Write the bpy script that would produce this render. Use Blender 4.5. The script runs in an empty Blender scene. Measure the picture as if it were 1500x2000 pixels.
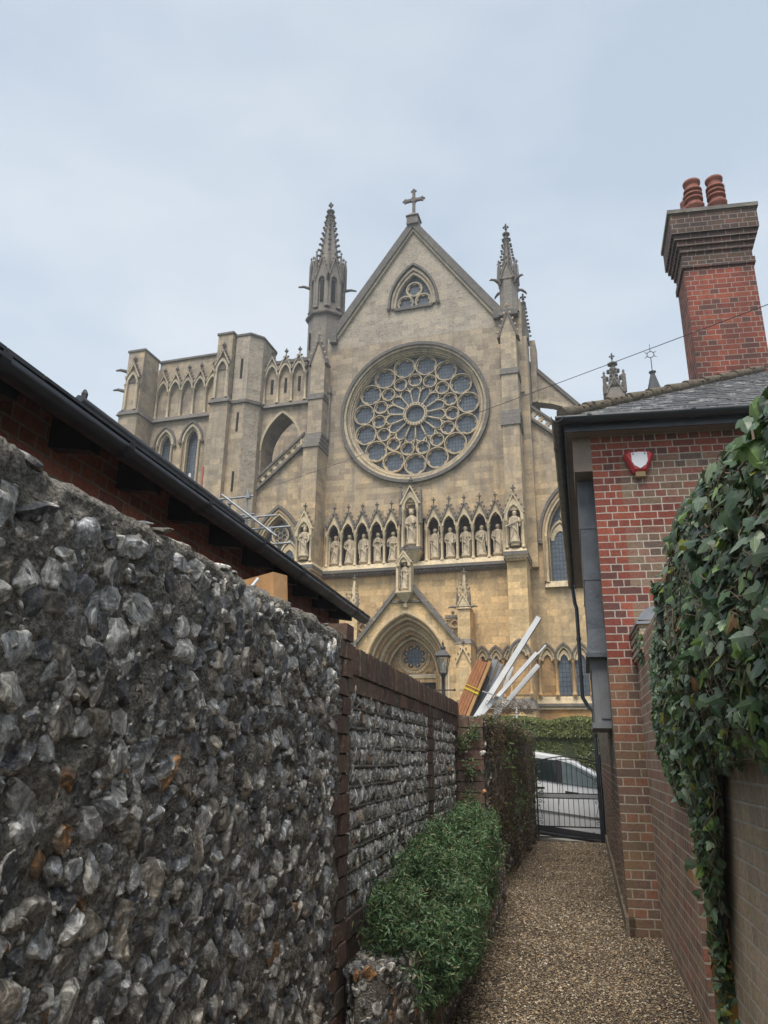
import bpy, math, random
import numpy as np
from mathutils import Vector, Matrix, noise as mnoise
R=math.radians; PI=math.pi
rnd=random.Random(7); rng=np.random.default_rng(7)
SC=bpy.context.scene
COL=SC.collection

# ---------------------------------------------------------------- camera
F_PX=1450.0; PITCH=math.atan(475/F_PX); ROLL=0.0127; AZ=R(-12.9)
fw=Vector((math.sin(AZ)*math.cos(PITCH),math.cos(AZ)*math.cos(PITCH),math.sin(PITCH)))
rt0=Vector((math.cos(AZ),-math.sin(AZ),0)); up0=rt0.cross(fw)
rt=rt0*math.cos(ROLL)+up0*math.sin(ROLL); up=up0*math.cos(ROLL)-rt0*math.sin(ROLL)
cd=bpy.data.cameras.new("camera"); cam=bpy.data.objects.new("camera",cd); COL.objects.link(cam)
cam.matrix_world=Matrix(((rt.x,up.x,-fw.x,0),(rt.y,up.y,-fw.y,0),(rt.z,up.z,-fw.z,1.6),(0,0,0,1)))
cd.sensor_fit='VERTICAL'; cd.sensor_height=36; cd.lens=F_PX/2000*36; cd.clip_start=.05; cd.clip_end=3000
SC.camera=cam

# ---------------------------------------------------------------- world, sun, exposure
SUN_EL=R(62); SUN_AZ=R(187)      # compass-style angle of the sun measured from +Y clockwise (behind the camera)
w=bpy.data.worlds.new("World"); SC.world=w; w.use_nodes=True
nt=w.node_tree; N=nt.nodes; Lk=nt.links; N.clear()
out=N.new('ShaderNodeOutputWorld'); bg=N.new('ShaderNodeBackground'); bg.inputs[1].default_value=.1
sky=N.new('ShaderNodeTexSky'); sky.sky_type='NISHITA'; sky.sun_disc=False
sky.sun_elevation=SUN_EL; sky.sun_rotation=SUN_AZ; sky.air_density=1.4; sky.dust_density=3
tc=N.new('ShaderNodeTexCoord'); mp=N.new('ShaderNodeMapping'); mp.inputs['Scale'].default_value=(1,1,2.2)
n1=N.new('ShaderNodeTexNoise'); n1.inputs['Scale'].default_value=1.7; n1.inputs['Detail'].default_value=5; n1.inputs['Roughness'].default_value=.5
cr=N.new('ShaderNodeValToRGB'); cr.color_ramp.elements[0].position=.4; cr.color_ramp.elements[1].position=.62
cr.color_ramp.elements[0].color=(3.55,4.2,4.95,1); cr.color_ramp.elements[1].color=(4.9,5.3,5.7,1)
sep=N.new('ShaderNodeSeparateXYZ'); mr=N.new('ShaderNodeMapRange')
mr.inputs['From Min'].default_value=0.1; mr.inputs['From Max'].default_value=.8
mr.inputs['To Min'].default_value=1.12; mr.inputs['To Max'].default_value=.92
mul=N.new('ShaderNodeVectorMath'); mul.operation='SCALE'
mix=N.new('ShaderNodeMix'); mix.data_type='RGBA'; mix.inputs[0].default_value=.86
Lk.new(tc.outputs['Generated'],mp.inputs[0]); Lk.new(mp.outputs[0],n1.inputs[0]); Lk.new(n1.outputs[0],cr.inputs[0])
Lk.new(tc.outputs['Generated'],sep.inputs[0]); Lk.new(sep.outputs['Z'],mr.inputs[0])
Lk.new(cr.outputs[0],mul.inputs[0]); Lk.new(mr.outputs[0],mul.inputs['Scale'])
Lk.new(sky.outputs[0],mix.inputs[6]); Lk.new(mul.outputs[0],mix.inputs[7])
Lk.new(mix.outputs[2],bg.inputs[0]); Lk.new(bg.outputs[0],out.inputs[0])
sd=bpy.data.lights.new("sun",'SUN'); sd.energy=2.3; sd.angle=R(30); sd.color=(1,.95,.87)
so=bpy.data.objects.new("sun",sd); COL.objects.link(so)
sdir=Vector((math.sin(SUN_AZ)*math.cos(SUN_EL),math.cos(SUN_AZ)*math.cos(SUN_EL),math.sin(SUN_EL)))
so.rotation_euler=sdir.to_track_quat('Z','Y').to_euler(); so.location=(0,0,40)
SC.view_settings.view_transform='Standard'; SC.view_settings.look='None'; SC.view_settings.exposure=.76; SC.view_settings.gamma=1

# ---------------------------------------------------------------- mesh helpers
class MB:
    """collects faces, builds ONE mesh object"""
    def __init__(s): s.v=[]; s.f=[]; s.m=[]; s.sm=[]
    def add(s,vs,fs,m=0,sm=False):
        o=len(s.v); s.v+=[tuple(p) for p in vs]
        s.f+=[tuple(i+o for i in f) for f in fs]; s.m+=[m]*len(fs); s.sm+=[sm]*len(fs); return s
    def box(s,x0,x1,y0,y1,z0,z1,m=0):
        v=[(x,y,z) for z in(z0,z1) for y in(y0,y1) for x in(x0,x1)]
        return s.add(v,[(0,2,3,1),(4,5,7,6),(0,1,5,4),(2,6,7,3),(0,4,6,2),(1,3,7,5)],m)
    def frus(s,x0,x1,y0,y1,z0,X0,X1,Y0,Y1,z1,m=0):
        v=[(x0,y0,z0),(x1,y0,z0),(x1,y1,z0),(x0,y1,z0),(X0,Y0,z1),(X1,Y0,z1),(X1,Y1,z1),(X0,Y1,z1)]
        return s.add(v,[(3,2,1,0),(4,5,6,7),(0,1,5,4),(1,2,6,5),(2,3,7,6),(3,0,4,7)],m)
    def prism(s,poly,y0,y1,m=0):
        """poly in (x,z), counter-clockwise seen from -y, extruded y0->y1"""
        a=sum(poly[i][0]*poly[(i+1)%len(poly)][1]-poly[(i+1)%len(poly)][0]*poly[i][1] for i in range(len(poly)))
        if a<0: poly=poly[::-1]
        n=len(poly); v=[(x,y0,z) for x,z in poly]+[(x,y1,z) for x,z in poly]
        f=[tuple(range(n)),tuple(range(2*n-1,n-1,-1))]+[(i,n+i,n+(i+1)%n,(i+1)%n) for i in range(n)]
        return s.add(v,f,m)
    def prismx(s,poly,x0,x1,m=0):
        """poly in (y,z) extruded along x"""
        n=len(poly); v=[(x0,y,z) for y,z in poly]+[(x1,y,z) for y,z in poly]
        f=[tuple(range(n-1,-1,-1)),tuple(range(n,2*n))]+[(i,(i+1)%n,n+(i+1)%n,n+i) for i in range(n)]
        a=sum(poly[i][0]*poly[(i+1)%n][1]-poly[(i+1)%n][0]*poly[i][1] for i in range(n))
        if a<0: f=[t[::-1] for t in f]
        return s.add(v,f,m)
    def band(s,inn,out,y0,y1,m=0,closed=False):
        """strip between two (x,z) contours, extruded"""
        n=len(inn); v=[(x,y0,z) for x,z in inn]+[(x,y0,z) for x,z in out]+[(x,y1,z) for x,z in inn]+[(x,y1,z) for x,z in out]
        f=[]; 
        for i in range(n if closed else n-1):
            j=(i+1)%n
            f+=[(i,j,n+j,n+i),(2*n+i,3*n+i,3*n+j,2*n+j),(i,2*n+i,2*n+j,j),(n+i,n+j,3*n+j,3*n+i)]
        if not closed: f+=[(0,n,3*n,2*n),(n-1,3*n-1,4*n-1,2*n-1)]
        return s.add(v,f,m)
    def tube(s,pts,r,n=8,m=0,sm=True,cap=True):
        pts=[Vector(p) for p in pts]; rs=r if isinstance(r,(list,tuple)) else [r]*len(pts)
        v=[];f=[]; u=None
        for i,p in enumerate(pts):
            d=(pts[min(i+1,len(pts)-1)]-pts[max(i-1,0)]).normalized()
            if u is None: u=d.orthogonal().normalized()
            u=(u-d*u.dot(d)).normalized(); w_=d.cross(u)
            for k in range(n):
                a=2*PI*k/n; v.append(p+(u*math.cos(a)+w_*math.sin(a))*rs[i])
        for i in range(len(pts)-1):
            for k in range(n):
                a=i*n+k;b=i*n+(k+1)%n; f.append((a,b,b+n,a+n))
        s.add(v,f,m,sm)
        if cap: s.add(v[:n],[tuple(range(n-1,-1,-1))],m); s.add(v[-n:],[tuple(range(n))],m)
        return s
    def lathe(s,prof,x=0,y=0,z=0,n=12,m=0,sm=True,sy=1.,a0=0):
        v=[];f=[]
        for r,h in prof:
            for k in range(n):
                a=a0+2*PI*k/n; v.append((x+r*math.cos(a),y+r*sy*math.sin(a),z+h))
        L=len(prof)
        for i in range(L-1):
            for k in range(n):
                a=i*n+k;b=i*n+(k+1)%n; f.append((a,b,b+n,a+n))
        s.add(v,f,m,sm)
        s.add(v[:n],[tuple(range(n-1,-1,-1))],m); s.add(v[-n:],[tuple(range(n))],m)
        return s
    def lump(s,x,y,z,rx,ry=None,rz=None,m=0):
        ry=rx if ry is None else ry; rz=rx if rz is None else rz
        v=[];f=[]
        for i,(h,q) in enumerate(((-1,.05),(-.5,.85),(.3,.95),(.85,.5),(1,.05))):
            for k in range(6):
                a=PI/3*k+i*.3; v.append((x+rx*q*math.cos(a),y+ry*q*math.sin(a),z+rz*h))
        for i in range(4):
            for k in range(6): a=i*6+k;b=i*6+(k+1)%6; f.append((a,b,b+6,a+6))
        return s.add(v,f,m)
    def xf(s,fn): s.v=[tuple(fn(*p)) for p in s.v]; return s
    def build(s,name,mats,parent=None,**kw):
        return mesh_obj(name,s.v,s.f,mats,parent,s.m,s.sm)
def boxuv(me):
    nl=len(me.loops); npoly=len(me.polygons)
    if nl==0: return
    co=np.empty(len(me.vertices)*3,'f'); me.vertices.foreach_get('co',co); co=co.reshape(-1,3)
    vi=np.empty(nl,'i'); me.loops.foreach_get('vertex_index',vi)
    nr=np.empty(npoly*3,'f'); me.polygons.foreach_get('normal',nr); nr=nr.reshape(-1,3)
    tot=np.empty(npoly,'i'); me.polygons.foreach_get('loop_total',tot)
    nrl=np.repeat(nr,tot,0); p=co[vi]
    flat=np.abs(nrl[:,2])>.8
    t=np.stack([-nrl[:,1],nrl[:,0]],1); t/=np.maximum(np.linalg.norm(t,axis=1,keepdims=True),1e-6)
    u=np.where(flat,p[:,0],(p[:,:2]*t).sum(1)); v=np.where(flat,p[:,1],p[:,2])
    uv=me.uv_layers.new(name='UVMap'); uv.data.foreach_set('uv',np.stack([u,v],1).astype('f').ravel())
def mesh_obj(name,v,f,mats,parent=None,mi=None,sm=None):
    me=bpy.data.meshes.new(name); me.from_pydata(v,[],f)
    if not isinstance(mats,(list,tuple)): mats=[mats]
    for mt in mats: me.materials.append(mt)
    if mi is not None and len(mats)>1: me.polygons.foreach_set('material_index',mi)
    if sm is not None: me.polygons.foreach_set('use_smooth',sm)
    me.update(); boxuv(me)
    o=bpy.data.objects.new(name,me); COL.objects.link(o)
    if parent is not None: o.parent=parent
    return o
def np_mesh(name,V,F,mat,parent=None,col=None,uv=None,smooth=False,sharp=None,mi=None):
    """V (n,3), F (m,k) arrays -> object; col per vertex (n,4); uv per loop"""
    me=bpy.data.meshes.new(name); n=len(V); m,k=F.shape
    me.vertices.add(n); me.vertices.foreach_set('co',V.astype('f').ravel())
    me.loops.add(m*k); me.loops.foreach_set('vertex_index',F.astype('i').ravel())
    me.polygons.add(m); me.polygons.foreach_set('loop_start',np.arange(0,m*k,k,dtype='i'))
    try: me.polygons.foreach_set('loop_total',np.full(m,k,'i'))
    except Exception: pass
    me.polygons.foreach_set('use_smooth',np.full(m,smooth))
    for q in (mat if isinstance(mat,(list,tuple)) else [mat]): me.materials.append(q)
    me.update(calc_edges=True); me.validate()
    if col is not None:
        a=me.color_attributes.new('Col','FLOAT_COLOR','POINT'); a.data.foreach_set('color',col.astype('f').ravel())
    if uv is not None:
        l=me.uv_layers.new(name='UVMap'); l.data.foreach_set('uv',uv.astype('f').ravel())
    else: boxuv(me)
    if sharp is not None:
        me.set_sharp_from_angle(angle=sharp)
    o=bpy.data.objects.new(name,me); COL.objects.link(o)
    if parent is not None: o.parent=parent
    return o
def tag(o,label=None,cat=None,group=None,kind=None):
    if label: o['label']=label
    if cat: o['category']=cat
    if group: o['group']=group
    if kind: o['kind']=kind
    return o
def thing(name,label,cat,loc=(0,0,0),rz=0,group=None):
    o=bpy.data.objects.new(name,None); COL.objects.link(o); o.location=loc; o.rotation_euler=(0,0,rz)
    o.empty_display_size=.2; return tag(o,label,cat,group)
def copy_tree(o,parent=None):
    c=o.copy(); COL.objects.link(c)
    if parent is not None: c.parent=parent
    for ch in list(o.children): copy_tree(ch,c)
    return c
CORT=np.array([.52,.48,.42])
def scatter(temps,P,Rm,S,col,pick=None,tuv=None):
    """instances templates [(V,F)] at P with rotations Rm (n,3,3), scale S (n,3); returns V,F,C,UV"""
    n=len(P); pick=rng.integers(0,len(temps),n) if pick is None else pick
    Vs=[];Fs=[];Cs=[];Us=[];off=0
    for t,T_ in enumerate(temps):
        tv,tf=T_[0],T_[1]; idx=np.where(pick==t)[0]
        if len(idx)==0: continue
        vv=tv[None]*S[idx][:,None,:]; vv=np.einsum('nij,nkj->nki',Rm[idx],vv)+P[idx][:,None,:]
        k=len(tv); ff=tf[None]+(np.arange(len(idx))*k)[:,None,None]+off
        Vs.append(vv.reshape(-1,3)); Fs.append(ff.reshape(-1,tf.shape[1])); cc=np.repeat(col[idx],k,0)
        if len(T_)>2:
            w_=np.tile(T_[2],len(idx))[:,None]; kk=np.repeat(rng.uniform(.25,1.25,len(idx))*(rng.random(len(idx))<.75),k)[:,None]; cc[:,:3]=cc[:,:3]*(1-w_*np.minimum(kk*1.3,1))+CORT*kk*w_
        Cs.append(cc); off+=k*len(idx)
        if tuv is not None: Us.append(np.tile(tuv,(len(idx),1)))
    return np.concatenate(Vs),np.concatenate(Fs),np.concatenate(Cs),(np.concatenate(Us) if tuv is not None else None)
def frames(nrm,ang):
    """rotation matrices whose Z is nrm, spun by ang"""
    z=nrm/np.linalg.norm(nrm,axis=1,keepdims=True)
    a=np.where(np.abs(z[:,2:3])<.9,np.array([[0,0,1.]]),np.array([[1.,0,0]]))
    y=a-(a*z).sum(1,keepdims=True)*z; y/=np.linalg.norm(y,axis=1,keepdims=True); x=np.cross(y,z)
    c,s_=np.cos(ang)[:,None],np.sin(ang)[:,None]
    X=x*c+y*s_; Y=-x*s_+y*c
    return np.stack([X,Y,z],2)

# ---------------------------------------------------------------- materials
def rgb(c): return (c[0],c[1],c[2],1)
class NT:
    def __init__(s,name):
        s.m=bpy.data.materials.new(name); s.m.use_nodes=True; s.t=s.m.node_tree; s.t.nodes.clear()
        s.o=s.n('ShaderNodeOutputMaterial'); s.p=s.n('ShaderNodeBsdfPrincipled'); s.l(s.p.outputs[0],s.o.inputs[0])
        s.tc=s.n('ShaderNodeTexCoord'); s.geo=s.n('ShaderNodeNewGeometry')
    def n(s,t,**k):
        x=s.t.nodes.new(t)
        for a,b in k.items(): setattr(x,a,b)
        return x
    def l(s,a,b): s.t.links.new(a,b)
    def co(s,src='obj',scale=(1,1,1),loc=(0,0,0),rot=(0,0,0)):
        m=s.n('ShaderNodeMapping'); m.inputs['Scale'].default_value=scale; m.inputs['Location'].default_value=loc; m.inputs['Rotation'].default_value=rot
        s.l({'obj':s.tc.outputs['Object'],'uv':s.tc.outputs['UV'],'pos':s.geo.outputs['Position']}[src],m.inputs[0]); return m.outputs[0]
    def noise(s,scale,detail=4,rough=.55,src='obj',sc=(1,1,1),dist=0,loc=(0,0,0)):
        x=s.n('ShaderNodeTexNoise'); x.inputs['Scale'].default_value=scale; x.inputs['Detail'].default_value=detail
        x.inputs['Roughness'].default_value=rough; x.inputs['Distortion'].default_value=dist
        s.l(s.co(src,sc,loc),x.inputs[0]); return x.outputs[0]
    def voro(s,scale,src='obj',feat='F1',sc=(1,1,1),out='Distance',rand=1):
        x=s.n('ShaderNodeTexVoronoi'); x.feature=feat; x.inputs['Scale'].default_value=scale; x.inputs['Randomness'].default_value=rand
        s.l(s.co(src,sc),x.inputs[0]); return x.outputs[out]
    def ramp(s,fac,pts,interp='LINEAR'):
        x=s.n('ShaderNodeValToRGB'); e=x.color_ramp; e.interpolation=interp
        while len(e.elements)<len(pts): e.elements.new(.5)
        for k,(p,c) in enumerate(pts):
            e.elements[k].position=p; e.elements[k].color=rgb(c) if isinstance(c,(tuple,list)) else (c,c,c,1)
        s.l(fac,x.inputs[0]); return x.outputs[0]
    def mix(s,f,a,b,mode='MIX'):
        x=s.n('ShaderNodeMix'); x.data_type='RGBA'; x.blend_type=mode; x.clamp_result=False
        for i,q in ((0,f),(6,a),(7,b)):
            if isinstance(q,(int,float)): x.inputs[i].default_value=q if i==0 else (q,q,q,1)
            elif isinstance(q,tuple): x.inputs[i].default_value=rgb(q)
            else: s.l(q,x.inputs[i])
        return x.outputs[2]
    def math(s,op,a,b=0,clamp=False):
        x=s.n('ShaderNodeMath'); x.operation=op; x.use_clamp=clamp
        for i,q in ((0,a),(1,b)):
            if isinstance(q,(int,float)): x.inputs[i].default_value=q
            else: s.l(q,x.inputs[i])
        return x.outputs[0]
    def rng(s,a,f0,f1,t0=0,t1=1):
        x=s.n('ShaderNodeMapRange'); 
        for i,q in enumerate((a,f0,f1,t0,t1)):
            if i==0: s.l(a,x.inputs[0])
            else: x.inputs[i].default_value=q
        return x.outputs[0]
    def sep(s,v,i):
        x=s.n('ShaderNodeSeparateXYZ'); s.l(v,x.inputs[0]); return x.outputs[i]
    def brick(s,w,h,mortar,src='uv',off=.5,smooth=.1,loc=(0,0,0),sq=1,sqf=2,bias=0):
        x=s.n('ShaderNodeTexBrick'); x.offset=off; x.squash=sq; x.squash_frequency=sqf
        x.inputs['Color1'].default_value=(0,0,0,1); x.inputs['Color2'].default_value=(1,1,1,1); x.inputs['Mortar'].default_value=(.5,.5,.5,1)
        x.inputs['Scale'].default_value=1; x.inputs['Mortar Size'].default_value=mortar; x.inputs['Mortar Smooth'].default_value=smooth
        x.inputs['Brick Width'].default_value=w; x.inputs['Row Height'].default_value=h; x.inputs['Bias'].default_value=bias
        c=s.co(src,loc=loc)
        nz=s.n('ShaderNodeTexNoise'); nz.inputs['Scale'].default_value=14; nz.inputs['Detail'].default_value=4; nz.inputs['Roughness'].default_value=.7; s.l(c,nz.inputs[0])
        a_=s.n('ShaderNodeVectorMath',operation='MULTIPLY_ADD'); a_.inputs[1].default_value=(min(.02,w*.06),min(.02,h*.16),0); s.l(nz.outputs[1],a_.inputs[0]); s.l(c,a_.inputs[2])
        s.l(a_.outputs[0],x.inputs[0]); return x.outputs[0],x.outputs[1]
    def attr(s,name='Col'):
        x=s.n('ShaderNodeAttribute'); x.attribute_name=name; return x.outputs[0]
    def fin(s,col,rough=.9,bump=None,dist=.01,strength=1,metal=0,spec=None,**kw):
        for k,q in (('Base Color',col),('Roughness',rough),('Metallic',metal)):
            if isinstance(q,(int,float)): s.p.inputs[k].default_value=q
            elif isinstance(q,tuple): s.p.inputs[k].default_value=rgb(q)
            else: s.l(q,s.p.inputs[k])
        if spec is not None: s.p.inputs['Specular IOR Level'].default_value=spec
        for k,q in kw.items(): s.p.inputs[k.replace('_',' ')].default_value=q
        if bump is not None:
            b=s.n('ShaderNodeBump'); b.inputs['Distance'].default_value=dist; b.inputs['Strength'].default_value=strength
            s.l(bump,b.inputs['Height']); s.l(b.outputs[0],s.p.inputs['Normal'])
        return s.m
def m_stone(name,warm,grey,zlo,zhi,blocks=True,rubble=False,bw=.62,bh=.31):
    t=NT(name); c=t.noise(.55,6,.6); fine=t.noise(9,5,.65)
    streak=t.noise(1.0,5,.6,sc=(1.6,1.6,.16))
    z=t.sep(t.geo.outputs['Position'],2)
    h=t.rng(z,zlo,zhi,0,1)
    k=t.math('ADD',h,t.math('MULTIPLY',t.math('SUBTRACT',c,.5),1.5)); k=t.math('ADD',k,t.math('MULTIPLY',t.math('SUBTRACT',streak,.5),1.3),)
    k=t.math('MULTIPLY',k,1,clamp=True)
    col=t.mix(k,warm,grey)
    br,fac=t.brick(bw,bh,.006)
    if blocks:
        col=t.mix(.6,col,t.mix(1,col,t.ramp(br,[(0,(.55,.52,.5)),(.35,(.85,.82,.8)),(.7,(1.08,1.04,.98)),(1,(1.35,1.25,1.1))]),'MULTIPLY'))
    col=t.mix(.6,col,t.mix(1,col,t.ramp(fine,[(.25,.5),(.5,1.0),(.75,1.4)]),'MULTIPLY'))
    dark=t.ramp(t.noise(1.3,7,.7,sc=(1,1,.5),loc=(3,1,7)),[(.5,0.),(.72,1.)])
    col=t.mix(t.math('MULTIPLY',dark,.62),col,(.11,.095,.08))
    run=t.ramp(t.noise(1.0,6,.65,sc=(2.6,2.6,.11),loc=(4,9,2)),[(.53,0.),(.66,1.)]); col=t.mix(t.math('MULTIPLY',run,t.rng(z,4,16,.18,.5)),col,(.17,.148,.125))
    if rubble:
        v=t.voro(7); vc=t.voro(7,out='Color'); wh=t.ramp(t.sep(vc,0),[(.72,0.),(.8,1.)])
        msk=t.math('MULTIPLY',wh,t.ramp(v,[(.25,1.),(.4,0.)])); n2=t.ramp(t.noise(1.2,3),[(.4,0.),(.6,1.)])
        col=t.mix(t.math('MULTIPLY',t.math('MULTIPLY',msk,n2),.65),col,(.5,.47,.43))
        fac=t.math('MAXIMUM',fac,t.ramp(v,[(.3,0.),(.5,1.)]))
    if blocks: col=t.mix(t.math('MULTIPLY',fac,.3),col,(.50,.43,.33))
    pale=t.ramp(t.noise(2.2,7,.75,sc=(1,1,2.2),loc=(8,3,2)),[(.56,0.),(.68,1.)]); col=t.mix(t.math('MULTIPLY',pale,.3),col,(.66,.56,.40))
    b=t.math('SUBTRACT',t.math('MULTIPLY',fine,.35),t.math('MULTIPLY',fac,.5))
    return t.fin(col,.93,b,.02,.7)
def m_brick(name,cols,mortar,w=.24,h=.084,mort=.0075,lichen=0.,rough=.9,dark=0.,mosscol=(.1,.1,.03),bumpd=.012,loc=(0,0,0),speck=.0):
    t=NT(name); br,fac=t.brick(w,h,mort,sq=.5,sqf=2,loc=loc,smooth=.25)
    n_=len(cols); col=t.ramp(br,[(i/n_,c) for i,c in enumerate(cols)],'CONSTANT')
    fine=t.noise(38,6,.7); big=t.noise(1.1,5,.6)
    col=t.mix(.8,col,t.mix(1,col,t.ramp(fine,[(.25,.45),(.5,1.),(.8,1.6)]),'MULTIPLY'))
    col=t.mix(.5,col,t.mix(1,col,t.ramp(big,[(.32,.5),(.68,1.4)]),'MULTIPLY'))
    mc=t.mix(t.ramp(fine,[(.3,0.),(.7,1.)]),mortar,tuple(x*.6 for x in mortar))
    col=t.mix(fac,col,mc)
    if speck: col=t.mix(t.math('MULTIPLY',t.ramp(t.noise(60,3),[(.62,0.),(.7,1.)]),speck),col,(.5,.48,.44))
    if lichen:
        lm=t.ramp(t.noise(2.3,6,.65,loc=(5,5,5)),[(.48,0.),(.68,1.)]); col=t.mix(t.math('MULTIPLY',lm,lichen),col,mosscol)
    if dark:
        lm=t.ramp(t.noise(1.7,6,.7,loc=(9,2,5),sc=(1,1,.6)),[(.4,0.),(.65,1.)]); col=t.mix(t.math('MULTIPLY',lm,dark),col,(.03,.027,.025))
    b=t.math('SUBTRACT',t.math('MULTIPLY',fine,.35),fac)
    return t.fin(col,rough,b,bumpd,.8)
def m_plain(name,c,rough=.5,metal=0,var=.25,scale=6,bump=0,**kw):
    t=NT(name); n_=t.noise(scale,6,.65)
    col=t.mix(1,rgb(c)[:3],t.ramp(n_,[(.25,1-var),(.75,1+var)]),'MULTIPLY')
    rr=t.ramp(t.noise(scale*1.7,4),[(.3,max(0,rough-.1)),(.7,min(1,rough+.12))])
    return t.fin(col,rr,(t.noise(scale*4,6,.7) if bump else None),bump or .01,.6,metal,**kw)
M={}
WARM=(.64,.47,.265); GREY=(.37,.31,.24)
M['stone']=m_stone('ashlar stone',WARM,GREY,5,19)
M['stone_low']=m_stone('warm ashlar',(.70,.50,.265),(.46,.375,.26),9,22)
M['rubble']=m_stone('speckled rubble stone',(.44,.365,.285),(.35,.305,.26),10,24,rubble=True)
M['trim']=m_stone('carved stone',(.66,.53,.34),(.42,.365,.28),8,26,blocks=False)
M['spire']=m_stone('grey weathered spire stone',(.33,.285,.23),(.215,.192,.17),16,25,blocks=False)
M['weather']=m_stone('weathered coping stone',(.19,.17,.15),(.13,.12,.112),2,24,blocks=False)
M['crocket']=m_stone('lichened carving',(.21,.18,.15),(.135,.122,.11),6,22,blocks=False)
M['statue']=m_stone('statue stone',(.68,.56,.40),(.52,.43,.31),9,16,blocks=False)
M['ochre']=m_stone('ochre portal stone',(.58,.37,.17),(.44,.31,.18),4,10,blocks=False)
M['ochre_block']=m_stone('ochre plinth ashlar',(.60,.34,.12),(.42,.30,.18),2,8)
M['niche_dark']=m_stone('dark niche stone',(.16,.12,.09),(.12,.095,.075),9,22,blocks=False)  # darker stone tone for niche backs, dividers and recessed panels
t=NT('leaded glass'); br,fac=t.brick(.16,.2,.012,off=0)
M['glass']=t.fin(t.mix(fac,t.ramp(t.noise(3,3),[(.3,(.07,.09,.115)),(.7,(.12,.145,.175))]),(.045,.05,.058)),t.ramp(br,[(0,.12),(1,.32)]),t.math('ADD',fac,t.math('MULTIPLY',br,.3)),.01,.6)
t=NT('dark opening'); M['void']=t.fin((.012,.011,.01),.9)
M['slate']=None
t=NT('slate'); br,fac=t.brick(.26,.13,.004)
n_=t.noise(25,5,.7); lich=t.ramp(t.noise(9,6,.75,sc=(.6,1.5,1),loc=(4,4,4)),[(.53,0.),(.62,1.)])
col=t.ramp(br,[(0,(.045,.047,.052)),(.5,(.07,.072,.08)),(1,(.115,.115,.12))]); col=t.mix(.6,col,t.mix(1,col,t.ramp(n_,[(.3,.6),(.7,1.4)]),'MULTIPLY'))
col=t.mix(t.math('MULTIPLY',lich,.85),col,(.42,.42,.40)); col=t.mix(fac,col,(.012,.012,.012))
M['slate']=t.fin(col,.55,t.math('ADD',t.math('MULTIPLY',fac,-1),t.math('MULTIPLY',br,.5)),.02,1)
M['slate_dark']=m_plain('dark roof slate',(.035,.038,.044),.6,var=.4,scale=8,bump=.01)
M['black']=m_plain('black gutter plastic',(.018,.021,.027),.38,var=.3,scale=5)
M['iron']=m_plain('black painted iron',(.012,.012,.014),.45,var=.3,scale=20)
M['lead']=m_plain('lead sheet',(.10,.11,.128),.5,.2,var=.35,scale=5,bump=.01)
M['white']=m_plain('white painted timber',(.74,.75,.76),.4,var=.08,scale=9)
M['soffit']=m_plain('brown soffit board',(.21,.155,.12),.6,var=.2,scale=5)
M['silver']=m_plain('galvanised steel',(.30,.31,.33),.5,.5,var=.2,scale=12)
M['rawwood']=m_plain('raw timber',(.52,.29,.13),.7,var=.25,scale=9,bump=.006)
M['redwood']=m_plain('reddish timber batten',(.40,.17,.075),.7,var=.25,scale=9,bump=.006)
M['yellow']=m_plain('yellow strap',(.7,.55,.04),.5,var=.1)
M['clay']=m_plain('terracotta',(.24,.085,.06),.85,var=.5,scale=14,bump=.01)
M['mosship']=m_plain('mossy ridge tile',(.13,.105,.075),.95,var=.6,scale=16,bump=.03)
M['render']=None
t=NT('pebbled lime render'); n_=t.noise(22,6,.75); v=t.voro(40)
M['render']=t.fin(t.mix(t.ramp(t.noise(5,4),[(.4,0.),(.6,1.)]),t.ramp(n_,[(.3,(.07,.055,.045)),(.55,(.24,.2,.15)),(.75,(.5,.46,.4))]),(.18,.13,.085)),.95,n_,.03,1)
M['ochrepaint']=m_plain('brown ochre paint',(.20,.105,.02),.6,var=.18,scale=7)
M['door']=m_plain('dark oak door',(.05,.025,.016),.6,var=.3,scale=6)
RED=[(.26,.062,.038),(.19,.05,.035),(.31,.08,.046),(.13,.05,.04),(.23,.055,.036),(.28,.07,.042)]
MIXB=[(.23,.13,.09),(.19,.115,.08),(.27,.145,.10),(.25,.17,.115),(.14,.09,.07),(.24,.09,.065),(.22,.15,.10)]
M['red']=m_brick('red brick',RED,(.58,.49,.42),lichen=.15,dark=.25)
M['quoin']=m_brick('red quoin brick',RED,(.58,.49,.42),dark=.2,loc=(.06,0,0))
M['mixed']=m_brick('brown stock brick',MIXB,(.60,.52,.44),lichen=.15,dark=.15,speck=.25)
M['lowbrick']=m_brick('dark brown brick',[(.19,.105,.075),(.23,.12,.08),(.15,.09,.07),(.27,.115,.07),(.18,.12,.08)],(.48,.41,.33),lichen=.35,mosscol=(.17,.14,.05),dark=.3)
M['gardenbrick']=m_brick('garden wall brick',[(.34,.21,.15),(.28,.17,.125),(.38,.24,.16),(.24,.15,.12),(.36,.16,.11)],(.66,.59,.48),lichen=.3,mosscol=(.28,.25,.09),dark=.2)
M['wallbrick']=m_brick('worn garden brick',[(.46,.36,.26),(.40,.31,.23),(.50,.38,.27),(.46,.36,.24)],(.66,.61,.52),mort=.007,lichen=.4,mosscol=(.20,.19,.10),dark=.3)
M['chimney']=m_brick('chimney brick',RED,(.46,.36,.31),w=.27,h=.092,mort=.007,dark=.45)
M['chimcap']=m_brick('sooty chimney brick',[(.11,.055,.043),(.15,.065,.05),(.08,.05,.045),(.12,.07,.05)],(.34,.30,.27),w=.27,h=.092,mort=.007,dark=.4)
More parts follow.
